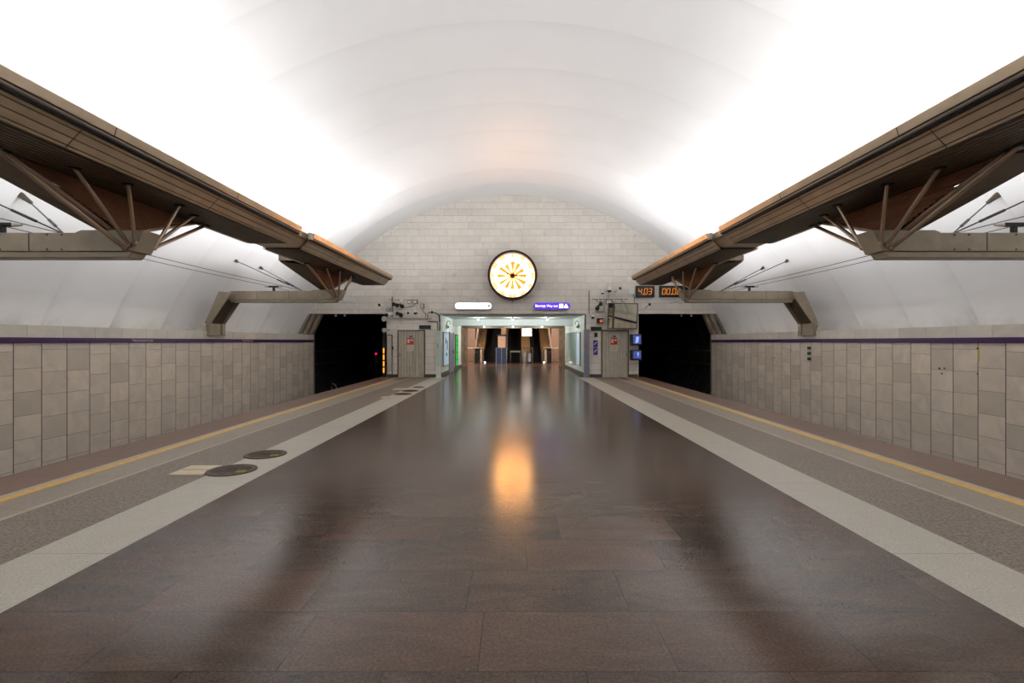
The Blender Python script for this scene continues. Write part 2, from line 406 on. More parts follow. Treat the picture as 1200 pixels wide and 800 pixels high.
# end wall above the openings
RW = R0+0.05; ZL = 2.84
a0 = math.asin((ZL-ZC)/RW)
arc = [(RW*math.cos(a0+(math.pi-2*a0)*i/80), ZC+RW*math.sin(a0+(math.pi-2*a0)*i/80)) for i in range(81)]
m = MB().prism(arc, 'y', END, END+0.4)
for s in (-1, 1): m.box(s*3.28, s*5.63, END, END+0.4, -0.12, ZL)
struct(m.build('wall_end', 'end'))
m = MB().prism(arc, 'y', YB-0.4, YB); m.box(-9.6, 9.6, YB-0.4, YB, -1.3, ZL); struct(m.build('wall_near', 'end'))
# stained sloping jambs at the outer side of the portals
for s in (-1, 1):
    m = MB()
    def sl(a, b, y0, y1):
        m.prism([(s*(8.59+a), ZL), (s*(8.59+b), ZL), (s*(9.02+b), 1.9), (s*(9.02+a), 1.9)], 'y', y0, y1)
    sl(0.0, 0.12, END+0.10, END+0.40); sl(0.12, 0.2, END+0.2, END+0.4); sl(0.2, 0.36, END-0.02, END+0.4); sl(0.36, 0.44, END+0.15, END+0.4); sl(0.44, 0.95, END+0.02, END+0.4)
    m.box(s*9.0, s*9.6, END+0.02, END+0.4, -1.3, 1.9)
    struct(m.build('trim_%d' % n, 'jamb')); n += 1
# running tunnels behind the portals
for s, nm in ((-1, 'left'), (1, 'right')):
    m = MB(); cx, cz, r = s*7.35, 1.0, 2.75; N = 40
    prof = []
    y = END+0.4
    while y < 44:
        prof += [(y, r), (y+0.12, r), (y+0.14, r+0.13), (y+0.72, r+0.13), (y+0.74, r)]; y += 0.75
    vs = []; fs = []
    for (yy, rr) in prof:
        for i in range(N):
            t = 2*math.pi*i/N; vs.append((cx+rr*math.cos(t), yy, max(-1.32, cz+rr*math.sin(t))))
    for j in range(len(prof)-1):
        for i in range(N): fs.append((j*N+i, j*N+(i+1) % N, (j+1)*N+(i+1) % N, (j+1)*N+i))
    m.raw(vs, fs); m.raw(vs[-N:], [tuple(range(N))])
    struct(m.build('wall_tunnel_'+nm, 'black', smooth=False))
    for z in (0.1, 0.75):     # cable runs along the tunnel side
        mm = MB().tube((s*9.55, END+0.45, z+0.4), (s*9.55, 43, z+0.4), 0.035)
        tag(mm.build('tunnel_cable', 'cable'), 'dark cable along the %s tunnel lining, %s' % (nm, 'lower' if z < 0.5 else 'upper'), 'cable')
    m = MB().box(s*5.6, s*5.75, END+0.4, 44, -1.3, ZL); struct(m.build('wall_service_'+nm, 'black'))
# passage to the escalators
PE = 32.0
for s, nm in ((-1, 'left'), (1, 'right')):
    m = MB().box(s*3.28, s*3.45, END+0.4, PE+0.4, 0, ZL); m.box(s*3.28, s*3.30, END-0.005, END+0.4, 0, ZL)
    struct(m.build('wall_passage_'+nm, 'passwall'))
    m = MB().box(s*3.24, s*3.28, END+0.1, PE, 0, 0.16); struct(m.build('baseboard_passage_'+nm, 'skirting'))
    m = MB().box(s*3.28, s*4.0, END-0.03, END, 0, 0.14) ; m.box(s*5.14, s*5.6, END-0.03, END, 0, 0.14)
    struct(m.build('baseboard_end_'+nm, 'skirting'))
m = MB().box(-3.28, 3.28, END, PE+0.4, -0.12, 0); struct(m.build('floor_passage', 'floor'))
m = MB().box(-3.28, 3.28, END+0.4, PE+0.4, ZL-0.02, ZL+0.2); struct(m.build('ceiling_passage', 'passceil'))
m = MB().box(-3.28, 3.28, 27.6, 28.1, 2.465, ZL-0.02)
m.box(-3.28, 3.28, 28.1, PE, 2.60, ZL-0.02)
struct(m.build('trim_%d' % n, 'passceil')); n += 1
# stone surround at the mouth of the escalator hall
for s in (-1, 1):
    m = MB().box(s*3.12, s*3.28, PE-0.25, PE+0.4, 0, 2.46); m.box(s*2.93, s*3.12, PE, PE+0.4, 0, 2.44); m.box(s*2.88, s*3.2, PE-0.04, PE, 0, 0.16)
    struct(m.build('trim_%d' % n, 'brown_stone')); n += 1
m = MB().box(-3.28, 3.28, PE-0.1, PE+0.4, 2.44, 2.6); struct(m.build('trim_%d' % n, 'doorframe')); n += 1
# escalator hall
m = MB().box(-4.1, 4.1, PE+0.4, 52, -0.12, 0); struct(m.build('floor_escalator', 'darkfloor'))
for s, nm in ((-1, 'left'), (1, 'right')):
    m = MB().box(s*3.95, s*4.1, PE+0.4, 52, 0, 7); struct(m.build('wall_escalator_'+nm, 'esc_panel'))
    m = MB().box(s*3.45, s*3.95, PE+0.4, PE+0.7, 0, 7); struct(m.build('wall_return_'+nm, 'brown_stone'))
m = MB().box(-4.1, 4.1, 51.5, 52, 0, 9); struct(m.build('wall_escalator_back', 'esc_step'))
m = MB().raw([(-4.1, PE+0.4, 3.1), (4.1, PE+0.4, 3.1), (4.1, 40, 3.4), (-4.1, 40, 3.4), (4.1, 52, 9), (-4.1, 52, 9)], [(0, 1, 2, 3), (3, 2, 4, 5)])
struct(m.build('ceiling_escalator', 'passceil'))

# ------------------------------------------------------------------ CANOPIES AND BRACKETS
SIDE = {-1: 'left', 1: 'right'}
ORD = {15.1: 'first', 7.1: 'second', -0.9: 'third', -8.9: 'fourth'}
def prof_strip(m, s, pts, y0, y1, th=0.012):
    for a, b in zip(pts, pts[1:]):
        dx, dz = b[0]-a[0], b[1]-a[1]; L = math.hypot(dx, dz); nx, nz = -dz/L*th, dx/L*th
        # thickness goes outward (larger |x|)
        if nx < 0: nx, nz = -nx, -nz
        m.prism([(s*a[0], a[1]), (s*b[0], b[1]), (s*(b[0]+nx), b[1]+nz), (s*(a[0]+nx), a[1]+nz)], 'y', y0, y1)
def canopy(s, yc, where):
    y0, y1 = (yc-3.87, yc+3.40) if yc > 10 else (yc-3.80, yc+3.50)
    if yc > 10: y0, y1 = 11.25, 18.5
    r = empty('light_canopy', (s*4.95, yc, 3.66), 'bronze light canopy over the %s platform side, %s section from the end wall' % (SIDE[s], ORD[yc]), 'light fixture', 'light canopies along the platforms')
    # fascia panels: each metal strip, separated by narrow dark grooves
    m = MB()
    up = [(4.38, 4.00), (4.403, 3.912)]
    prof_strip(m, s, up, y0, y1, 0.03)
    prof_strip(m, s, [(4.41, 3.895), (4.43, 3.862)], y0, y1, 0.03)
    m.box(s*4.38, s*4.41, y0, y1, 4.0, 4.012)
    m.build('upper_fascia', 'bronze', r)
    m = MB()
    L0, L1 = (4.505, 3.858), (4.69, 3.66)
    def lerp(t): return (L0[0]+(L1[0]-L0[0])*t, L0[1]+(L1[1]-L0[1])*t)
    cuts = [0.0, 0.15, 0.195, 0.50, 0.545, 0.85, 0.895, 1.0]
    for i in range(0, 8, 2): prof_strip(m, s, [lerp(cuts[i]), lerp(cuts[i+1])], y0, y1, 0.03)
    m.build('lower_fascia', 'bronze', r)
    m = MB()
    prof_strip(m, s, [(4.44, 3.87), (4.60, 3.875), (4.555, 3.845), (4.735, 3.655)], y0, y1, 0.02)
    m.box(s*4.42, s*4.46, y0, y1, 3.86, 3.99)
    m.build('fascia_backing', 'dark', r)
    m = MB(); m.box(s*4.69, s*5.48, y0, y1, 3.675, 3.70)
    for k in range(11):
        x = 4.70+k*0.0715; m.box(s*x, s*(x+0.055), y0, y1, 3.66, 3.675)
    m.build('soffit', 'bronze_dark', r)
    m = MB(); m.box(s*4.78, s*5.50, y0+0.02, y1-0.02, 3.702, 3.72)
    m.box(s*5.48, s*5.53, y0, y1, 3.66, 3.86); m.box(s*4.46, s*4.48, y0, y1, 3.88, 3.99)
    m.build('trough', 'white_trough', r)
    for yy in (y0, y1-0.03):
        m = MB(); m.prism([(s*4.42, 3.98), (s*4.47, 3.87), (s*4.55, 3.85), (s*4.73, 3.68), (s*5.48, 3.68), (s*5.48, 3.98)], 'y', yy, yy+0.03)
        m.build('end_cap', 'bronze', r)
    for k in range(5):
        ya = y0+0.2+k*1.4
        for x in (4.95, 5.2):
            MB().tube((s*x, ya, 3.765), (s*x, ya+1.25, 3.765), 0.019, n=8).build('fluorescent_tube', 'tube', r, smooth=True)
    if where != 'behind':
        # butt joints of the sheet panels
        for yy in (y0+2.35, y0+4.85):
            m = MB(); prof_strip(m, s, [(4.377, 4.0), (4.402, 3.905)], yy, yy+0.012, 0.008); m.build('panel_joint', 'doorframe', r)
            m = MB(); prof_strip(m, s, [(4.502, 3.857), (4.687, 3.659)], yy-0.3, yy-0.29, 0.008); m.build('panel_joint', 'doorframe', r)
    # flared corrugated hood under the outer edge, narrowing down to the bracket
    b = Vector((0, 0, 0)); ya, yb = yc-1.48, yc+1.48
    m = MB()
    def quad(a, b_, c, d): m.raw([a, b_, c, d], [(0, 1, 2, 3)])
    TI, TO, AI, AO = 5.47, 6.27, 5.44, 5.70
    za, zt = 3.14, 3.66
    nn = 16
    for i in range(nn):      # inner face as narrow horizontal corrugations
        t0, t1 = i/nn, (i+1)/nn
        def row(t, push):
            x = AI+(TI-AI)*t; hw = 0.06+(1.48-0.06)*t; z = za+(zt-za)*t
            return (s*(x-push), yc-hw, z), (s*(x-push), yc+hw, z)
        tm = (t0+t1)/2
        p0, p1 = row(t0, 0.0); q0, q1 = row(tm, 0.035); r0, r1 = row(t1, 0.0)
        quad(p0, p1, q1, q0); quad(q0, q1, r1, r0)
    m.build('hood_inner_face', 'louvre', r)
    m = MB()
    for sy in (-1, 1):
        m.raw([(s*AI, yc+sy*0.06, za), (s*TI, yc+sy*1.48, zt), (s*TO, yc+sy*1.48, 3.77), (s*AO, yc+sy*0.06, za)], [(0, 1, 2, 3)])
        m.raw([(s*AI, yc+sy*0.09, za), (s*TI, yc+sy*1.51, zt), (s*TO, yc+sy*1.51, 3.77), (s*AO, yc+sy*0.09, za)], [(0, 1, 2, 3)])
    m.raw([(s*AO, yc-0.06, za), (s*AO, yc+0.06, za), (s*TO, yc+1.48, 3.77), (s*TO, yc-1.48, 3.77)], [(0, 1, 2, 3)])
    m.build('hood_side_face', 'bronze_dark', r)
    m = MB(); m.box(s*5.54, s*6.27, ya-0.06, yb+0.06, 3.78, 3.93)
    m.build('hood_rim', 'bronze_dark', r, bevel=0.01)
    return r
def bracket(s, yc, where):
    r = empty('cantilever_bracket', (s*8.85, yc, 1.8), 'beige steel cantilever bracket reaching over the %s track, %s' % (SIDE[s], where), 'bracket', 'cantilever brackets over the tracks')
    yf, ybk = yc-0.17, yc+0.17
    m = MB().prism([(s*5.7, 3.10), (s*5.7, 2.845), (s*8.45, 2.845), (s*8.5, 2.845), (s*8.35, 3.10)], 'y', yf+0.01, ybk-0.01)
    m.build('beam', 'beam', r, bevel=0.006)
    # head sleeve with slanting nose
    m = MB().prism([(s*5.01, 3.135), (s*5.15, 2.845), (s*5.95, 2.845), (s*5.95, 3.11), (s*5.88, 3.135)], 'y', yf, ybk)
    m.build('beam_head', 'beam', r, bevel=0.008)
    m = MB().prism([(s*5.20, 2.842), (s*5.26, 2.765), (s*8.35, 2.765), (s*8.35, 2.842)], 'y', yf+0.03, ybk-0.03)
    m.build('lower_flange', 'beam', r, bevel=0.006)
    for xx in (6.15, 6.35, 7.0, 7.2, 7.9, 8.1):
        for zz in (2.87, 3.07): MB().tube((s*xx, yf+0.02, zz), (s*xx, yf-0.006, zz), 0.011, n=8).build('bolt', 'doorframe', r)
    for xx in (6.6, 7.55): MB().box(s*xx, s*(xx+0.008), yf+0.004, yf+0.02, 2.85, 3.095).build('butt_seam', 'doorframe', r)
    # sloping post: two flange plates and a web, down to the foot on the wall cap
    T, B_ = (8.18, 3.04), (8.80, 2.13)
    T2, B2 = (8.56, 3.06), (8.98, 2.13)
    for yy in (yc-0.38, yc+0.34):
        m = MB().prism([(s*T[0], T[1]), (s*T2[0], T2[1]), (s*B2[0], B2[1]), (s*B_[0], B_[1])], 'y', yy, yy+0.05)
        m.build('post_plate', 'beam', r, bevel=0.004)
    m = MB().prism([(s*(T[0]+0.16), T[1]), (s*(T2[0]-0.1), T[1]), (s*(B2[0]-0.06), B2[1]), (s*(B_[0]+0.06), B_[1])], 'y', yc-0.33, yc+0.34)
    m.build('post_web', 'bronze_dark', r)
    m = MB().box(s*8.81, s*8.92, yc-0.4, yc-0.24, 1.80, 2.14); m.box(s*8.81, s*8.92, yc+0.24, yc+0.4, 1.80, 2.14)
    m.box(s*8.86, s*8.92, yc-0.24, yc+0.24, 1.80, 2.13); m.box(s*8.80, s*8.95, yc-0.42, yc+0.42, 1.775, 1.80)
    m.build('foot', 'beam', r, bevel=0.004)
    m = MB().prism([(s*8.90, 1.91), (s*9.2, 1.91), (s*9.12, 2.10), (s*9.0, 2.08)], 'y', yc-0.36, yc+0.46)
    m.build('foot_plinth', 'cap', r)
    # fan of tubes carrying the canopy
    for sy in (-1, 1):
        fy = yf-0.015 if sy < 0 else ybk+0.015
        for (tx, dy, bx, by, bz, rad) in ((4.97, 0.51, 5.12, fy, 2.95, 0.024), (5.14, 1.12, 5.21, fy, 2.93, 0.026),
                                          (5.39, 1.84, 5.27, fy, 2.89, 0.028), (5.44, 1.66, 5.50, yc+sy*0.08, 3.14, 0.034)):
            top = (s*tx, yc+sy*dy, 3.665); bot = (s*bx, by, bz)
            MB().tube(bot, top, rad, n=12).ball(bot, rad*1.5, 10, 6).build('strut', 'rod', r, smooth=True)
            MB().tube((top[0], top[1], 3.64), (top[0], top[1], 3.662), 0.07, n=16).build('socket', 'dark', r, smooth=True)
    return r
WH = {7.1: 'nearer of the two', 15.1: 'farther one by the end wall', -0.9: 'behind', -8.9: 'behind'}
for s in (-1, 1):
    for yc in CAN_Y:
        canopy(s, yc, WH[yc]); 
        if yc > 0: bracket(s, yc, WH[yc])
# bridging joint between the two canopies in view
for s in (-1, 1):
    m = MB()
    prof_strip(m, s, [(4.50, 3.99), (4.52, 3.87), (4.60, 3.85), (4.77, 3.69)], 10.62, 11.23, 0.03)
    m.box(s*4.77, s*5.46, 10.62, 11.23, 3.69, 3.71)
    r = m.build('canopy_joint_sleeve', 'bronze'); tag(r, 'recessed sleeve joining the near and far light canopies on the %s' % SIDE[s], 'joint cover')
    m = MB().box(s*4.40, s*4.47, 11.12, 11.23, 3.86, 4.0)
    m.build('end_stop', 'offwhite', r)
# insulators and stay cables on each bracket in view
for s in (-1, 1):
    for yc in (7.1, 15.1):
        near = 'nearer' if yc < 10 else 'farther'
        r = empty('cable_insulator', (s*7.13, yc, 3.10), 'black T-shaped cable insulator on top of the %s %s bracket' % (near, SIDE[s]), 'insulator')
        m = MB().box(s*7.10, s*7.16, yc-0.03, yc+0.03, 3.10, 3.24); m.box(s*6.98, s*7.28, yc-0.04, yc+0.04, 3.22, 3.27); m.build('stand', 'dark', r, bevel=0.006)
        for (xa, xb) in ((6.98, 6.86), (7.28, 7.40)):
            MB().tube((s*xa, yc, 3.245), (s*xb, yc, 3.245), 0.032, 0.02, n=10).build('porcelain', 'offwhite', r, smooth=True)
        for dy, nm2 in ((0.1, 'upright'), (1.6, 'slanting')):
            a = Vector((s*8.31, yc+dy, 4.03)); b = Vector((s*6.28, yc+0.02, 3.12))
            r = empty('stay_cable', a, '%s steel stay from the vault to the %s %s bracket' % (nm2, near, SIDE[s]), 'stay cable')
            MB().tube(a, b, 0.010, n=8).build('wire', 'dark', r, smooth=True)
            MB().tube(a+(b-a)*0.62, a+(b-a)*0.80, 0.020, n=8).build('turnbuckle', 'dark', r, smooth=True)
            tt = ((END-a.y)/1.75) % 1.0; rs = R0+0.19*tt**1.4-0.004; rad_ = Vector((a.x, 0, a.z-ZC)); out = rad_.normalized()
            MB().tube(a+out*(rs-rad_.length), a-out*0.06, 0.055, 0.03, n=12).build('anchor', 'doorframe', r, smooth=True)
    for x in (6.92, 7.34):
        m = MB(); pts = [(s*x, -12.9, 3.27)]
        for yy in range(-12, 23, 1): pts.append((s*x, yy+0.1, 3.28-0.03*math.sin(math.pi*((yy+0.9) % 8)/8)))
        m.path(pts, 0.006, 6)
        tag(m.build('overhead_wire', 'cable', smooth=True), 'thin %s wire strung above the %s track on insulators' % ('inner' if x < 7 else 'outer', SIDE[s]), 'wire')

# ------------------------------------------------------------------ CLOCK
cz = at(600.5, 323.5, END)[2]; cr = 28*END/F
r = empty('wall_clock', (0, END, cz-cr), 'large round backlit clock with gold sunburst and dark rim, high on the end wall', 'clock')
CCL = (0.0, END-0.12, cz)
def disc(m, c, r0, r1, y0, y1, n=64):
    vs = []; fs = []
    for (rr, yy) in ((r0, y0), (r1, y0), (r1, y1), (r0, y1)):
        for i in range(n):
            t = 2*math.pi*i/n; vs.append((c[0]+rr*math.cos(t), yy, c[2]+rr*math.sin(t)))
    for k in range(4):
        for i in range(n): fs.append((k*n+i, k*n+(i+1) % n, ((k+1) % 4)*n+(i+1) % n, ((k+1) % 4)*n+i))
    m.raw(vs, fs)
m = MB(); disc(m, CCL, cr-0.08, cr+0.02, END-0.45, END); m.build('rim', 'clock_rim', r, smooth=True)
m = MB(); disc(m, CCL, 0.02, cr-0.27, END-0.10, END-0.08); m.build('dial', 'dial', r, smooth=True)
m = MB(); disc(m, CCL, cr-0.27, cr-0.07, END-0.11, END-0.07); m.build('dial_ring', 'dial_soft', r, smooth=True)
def spoke(m, ang, ra, rb, wa, wb, y0=END-0.16, y1=END-0.135):
    ca, sa = math.cos(ang), math.sin(ang)
    def P(rr, ww): return (CCL[0]+rr*ca-ww*sa, CCL[2]+rr*sa+ww*ca)
    m.prism([P(ra, -wa), P(rb, -wb), P(rb, wb), P(ra, wa)], 'y', y0, y1)
for k in range(12):
    a = math.pi/2 - k*math.pi/6; m = MB()
    c = [1, 2, 3, 3, 2, 3, 4, 3, 4, 2, 3, 3][k]
    for j in range(c): spoke(m, a+(j-(c-1)/2)*0.088, cr-0.24, cr-0.10, 0.021, 0.026)
    m.build('hour_mark', 'amber_glass', r)
rr_ = random.Random(3)
for k in range(24):
    a = 2*math.pi*k/24 + rr_.uniform(-0.03, 0.03); m = MB()
    if k % 2 == 0: spoke(m, a, 0.10, 0.62+rr_.uniform(-0.06, 0.06), 0.010, 0.075+rr_.uniform(0, .035)); mt = 'amber_glass'
    else: spoke(m, a, 0.09, 0.42+rr_.uniform(-0.06, 0.1), 0.016, 0.006, END-0.19, END-0.165); mt = 'gold'
    m.build('sunburst_ray', mt, r)
m = MB(); spoke(m, math.radians(158), -0.1, 0.50, 0.028, 0.014, END-0.22, END-0.205); m.build('hour_hand', 'clock_rim', r)
m = MB(); spoke(m, math.radians(4), -0.1, 0.66, 0.022, 0.01, END-0.235, END-0.223); m.build('minute_hand', 'clock_rim', r)
m = MB().tube((0, END-0.25, cz), (0, END-0.08, cz), 0.085, 0.13, n=24); m.build('hub', 'clock_rim', r, smooth=True)
m = MB().box(-0.05, 0.05, END-0.05, END, cz-cr-0.10, cz-cr+0.02); m.build('cable_box', 'offwhite', r)

# ------------------------------------------------------------------ LIT SIGNS
def pill(m, x0, x1, z0, z1, y0, y1):
    rr = (z1-z0)/2; pts = []
    for i in range(17): t = -math.pi/2+math.pi*i/16; pts.append((x1-rr+rr*math.cos(t), z0+rr+rr*math.sin(t)))
    for i in range(17): t = math.pi/2+math.pi*i/16; pts.append((x0+rr+rr*math.cos(t), z0+rr+rr*math.sin(t)))
    m.prism(pts, 'y', y0, y1)
def sign(px0, px1, py0, py1, face, label):
    x0, _, z1 = at(px0, py0, END); x1, _, z0 = at(px1, py1, END)
    r = empty('hanging_sign', ((x0+x1)/2, END-0.1, z0), label, 'sign')
    m = MB(); pill(m, x0, x1, z0, z1, END-0.16, END); m.build('casing', 'greyblue', r)
    m = MB(); pill(m, x0+0.025, x1-0.025, z0+0.025, z1-0.025, END-0.175, END-0.161); m.build('face', face, r)
    return r, x0, x1, z0, z1
r, x0, x1, z0, z1 = sign(533, 577, 354.2, 363, 'sign_white', 'white lit lozenge sign with a small arrow, left of the clock above the passage')
xm, zm = x1-0.16, (z0+z1)/2
m = MB().prism([(xm-0.10, zm-0.014), (xm-0.01, zm-0.014), (xm-0.03, zm-0.075), (xm+0.085, zm), (xm-0.03, zm+0.075), (xm-0.01, zm+0.014), (xm-0.10, zm+0.014)], 'y', END-0.182, END-0.176); m.build('arrow', 'arrow_grey', r)
r, x0, x1, z0, z1 = sign(625, 667.7, 354.6, 362.8, 'sign_purple', 'purple lit lozenge way-out sign with white lettering, right of the clock')
zm = (z0+z1)/2; yy = END-0.178
text('lettering', 'Выход', 0.15, (x0+0.30, yy, zm), ROT_END, 'sign_letters', r, width=0.44)
text('lettering', 'Way out', 0.15, (x0+0.83, yy, zm), ROT_END, 'sign_letters', r, width=0.50)
m = MB().box(x0+1.14, x0+1.32, yy-0.003, yy+0.002, zm-0.09, zm+0.09); m.build('pictogram', 'sign_letters', r)
m = MB().prism([(x0+1.36, zm-0.09), (x0+1.53, zm-0.09), (x0+1.53, zm-0.02), (x0+1.48, zm+0.03), (x0+1.46, zm+0.09), (x0+1.43, zm+0.09), (x0+1.41, zm+0.03), (x0+1.36, zm-0.02)], 'y', yy-0.003, yy+0.002); m.build('pictogram', 'sign_letters', r)

# ------------------------------------------------------------------ LED clocks
SEG = {'0': 'abcdef', '3': 'abgcd', '4': 'fgbc', '.': ''}
def led(px0, px1, py0, py1, body, label, W=None):
    x0, _, z1 = at(px0, py0, END); x1, _, z0 = at(px1, py1, END)
    r = empty('digital_clock', ((x0+x1)/2, END, z0), label, 'digital clock')
    m = MB().box(x0, x1, END-0.12, END, z0, z1); m.build('casing', 'dark', r, bevel=0.01)
    m = MB().box(x0+0.03, x1-0.03, END-0.125, END-0.12, z0+0.03, z1-0.03); m.build('glass', 'led_face', r)
    H = (z1-z0)*0.50; wd = H*0.50; zc = (z0+z1)/2; th = 0.015
    nd = sum(1 for c in body if c != '.')
    return r, x0, x1, zc, H, wd, th
def digit(r, ch, x, zc, H, wd, th):
    m = MB(); sl = 0.12
    def P(u, v): return (x+u+sl*v, zc+v)
    def seg(u0, v0, u1, v1):
        du, dv = u1-u0, v1-v0; L = math.hypot(du, dv); nx, ny = -dv/L*th/2, du/L*th/2
        m.prism([P(u0+nx, v0+ny), P(u1+nx, v1+ny), P(u1-nx, v1-ny), P(u0-nx, v0-ny)], 'y', END-0.131, END-0.126)
    h = H/2; a = wd/2; g = 0.008
    D = {'a': (-a+g, h, a-g, h), 'b': (a, h-g, a, g), 'c': (a, -g, a, -h+g), 'd': (-a+g, -h, a-g, -h), 'e': (-a, -g, -a, -h+g), 'f': (-a, h-g, -a, g), 'g': (-a+g, 0, a-g, 0)}
    for c in SEG[ch]: seg(*D[c])
    m.build('digit', 'led', r)
def dot(r, x, zc, H):
    MB().box(x-0.018, x+0.018, END-0.131, END-0.126, zc-H/2-0.015, zc-H/2+0.02).build('dot', 'led', r)
r, x0, x1, zc, H, wd, th = led(744.5, 766.3, 335, 348.3, '4.03', 'dark digital clock with amber digits reading 4.03 on the end wall')
for px, ch in ((749.3, '4'), (756.0, '0'), (761.0, '3')): digit(r, ch, at(px, 0, END)[0], zc, H, wd, th)
dot(r, at(752.9, 0, END)[0], zc, H)
r, x0, x1, zc, H, wd, th = led(772, 806, 335, 348.3, '00.00', 'dark digital interval timer with amber zeros, half hidden by the far right bracket')
for px in (777.2, 782.2, 789, 794): digit(r, '0', at(px, 0, END)[0], zc, H, wd, th)
dot(r, at(785.7, 0, END)[0], zc, H)

# ------------------------------------------------------------------ STATION NAME ON THE LEFT BAND
for yc_, nm in ((12.13, 'nearer'), (16.9, 'farther')):
    r = empty('station_name', (-8.865, yc_, 1.59), 'small pale station name lettering on the purple band, %s one' % nm, 'lettering')
    text('lettering', 'Чкаловская', 0.095, (-8.866, yc_, 1.622), ROT_LEFT, 'lettering', r, width=0.68)

# ------------------------------------------------------------------ SERVICE DOORS
def door(idx, s, px0, px1):
    x0 = at(px0, 0, END)[0]; x1 = at(px1, 0, END)[0]; top = 2.06; y = END-0.012
    m = MB(); N = 9; wdt = (x1-x0)/N
    for i in range(N):
        a = x0+i*wdt
        m.prism([(a, y), (a+wdt*0.20, y), (a+wdt*0.30, y-0.03), (a+wdt*0.92, y-0.03), (a+wdt, y), (a+wdt, y+0.012), (a, y+0.012)], 'z', 0.02, top)
    d = m.build('door_%d' % idx, 'door'); struct(d, 'ribbed grey metal service door')
    m = MB().box(x0-0.045, x0, END-0.04, END, 0, top+0.045); m.box(x1, x1+0.045, END-0.04, END, 0, top+0.045); m.box(x0, x1, END-0.04, END, top, top+0.045)
    m.build('door_frame', 'doorframe', d)
    hx = x0+0.06 if s < 0 else x1-0.06
    m = MB().box(hx-0.025, hx+0.025, y-0.045, y-0.02, 0.93, 1.09); m.tube((hx, y-0.02, 1.02), (hx, y-0.09, 1.02), 0.022, n=10); m.build('handle', 'steel', d)
    cxm = (x0+x1)/2 - (0.1 if s < 0 else 0.0)
    side = SIDE[s]
    def note(px0, px1, py0, py1, mat, lab, nm):
        a = at(px0, py0, END); b = at(px1, py1, END)
        return tag(MB().box(a[0], b[0], y-0.038, y-0.0305, b[2], a[2]).build(nm, mat), lab, 'notice'), a, b
    o = 0 if s < 0 else 238.3
    nt_, a, b = note(477+o, 484.8+o, 395.8, 403.6, 'red', 'red square fire notice on the %s service door' % side, 'fire_notice')
    ROOT[nt_.name] = Vector(nt_.location)
    MB().box(a[0]+0.03, a[0]+0.13, y-0.041, y-0.0385, a[2]-0.23, a[2]-0.05).build('white_field', 'cream', nt_)
    MB().box(a[0]+0.17, b[0]-0.03, y-0.041, y-0.0385, a[2]-0.14, a[2]-0.06).build('white_field', 'cream', nt_)
    nt_, a, b = note(477+o, 484.8+o, 404.2, 411.3, 'cream', 'cream paper notice below the red one on the %s service door' % side, 'paper_notice')
    ROOT[nt_.name] = Vector(nt_.location)
    m = MB()
    for k in range(4): m.box(a[0]+0.03, b[0]-0.04, y-0.040, y-0.0385, a[2]-0.05-k*0.05, a[2]-0.06-k*0.05)
    m.build('printed_line', 'doorframe', nt_)
    note(479.8+o, 483.2+o, 393.2, 395.0, 'blue_sign', 'tiny blue plate above the red notice on the %s service door' % side, 'number_plate')
door(1, -1, 467, 497)
door(2, 1, 705.5, 735.5)

# ------------------------------------------------------------------ EQUIPMENT ON THE END WALL
def wbox(name, px0, px1, py0, py1, d, mat, label, cat, y=END, edge=None, parent=None, group=None):
    a = at(px0, py0, END); b = at(px1, py1, END)
    m = MB().box(a[0], b[0], y-d, y, b[2], a[2])
    if parent: return m.build(name, mat, parent)
    o = tag(m.build(name, mat, bevel=0.006 if d > 0.03 else 0), label, cat, group)
    if edge:
        if mat in ('offwhite', 'white'): o.data.materials[0] = MAT['doorframe']
        q = MB().box(a[0]+0.015, b[0]-0.015, y-d-0.006, y-d, b[2]+0.015, a[2]-0.015); q.build('cover', edge, o)
    return o
def camera_unit(px, py, aim, label, armto=None, size=1.0, mat='white'):
    """small bullet camera: housing, dark lens, wall arm"""
    c = Vector(at(px, py, END-0.35)); d = Vector(aim).normalized()
    r = empty('cctv_camera', c, label, 'camera')
    L = 0.20*size
    MB().tube(c-d*L*0.6, c+d*L*0.5, 0.055*size, n=14).build('housing', mat, r, smooth=True)
    MB().tube(c+d*L*0.5, c+d*L*0.62, 0.062*size, 0.066*size, n=14).build('lens_hood', 'dark', r, smooth=True)
    w_ = Vector(at(*(armto or (px, py+3)), END-0.03))
    MB().path([c-d*L*0.3, Vector((w_.x, c.y, w_.z)), w_], 0.013).build('arm', 'offwhite', r)
    return r
def dome(px, py, label, size=1.0):
    c = Vector(at(px, py, END-0.25)); r = empty('dome_camera', c, label, 'camera')
    k = size
    MB().tube(c+Vector((0, 0, 0.02)), c+Vector((0, 0, 0.17*k)), 0.095*k, 0.035*k, n=18).tube(c+Vector((0, 0, 0.17*k)), c+Vector((0, 0, 0.30*k)), 0.022*k, n=10).build('housing', 'white', r, smooth=True)
    MB().ball(c, 0.085*k, 16, 8, 1, 1, 0.8).build('dome_glass', 'dark', r, smooth=True)
    MB().path([c+Vector((0, 0, 0.28*k)), c+Vector((0, 0.22, 0.28*k))], 0.015).build('arm', 'offwhite', r)
def horn(px, py, label, aim=(-0.3, -1, -0.2)):
    c = Vector(at(px, py, END-0.3)); d = Vector(aim).normalized(); r = empty('horn_speaker', c, label, 'loudspeaker')
    MB().tube(c-d*0.12, c+d*0.05, 0.035, 0.095, n=18, caps=True).build('horn', 'dark', r, smooth=True)
    MB().tube(c-d*0.20, c-d*0.10, 0.045, n=12).build('driver', 'doorframe', r, smooth=True)
    MB().path([c-d*0.15, c+Vector((0, 0.28, 0.0))], 0.014).build('stem', 'dark', r)
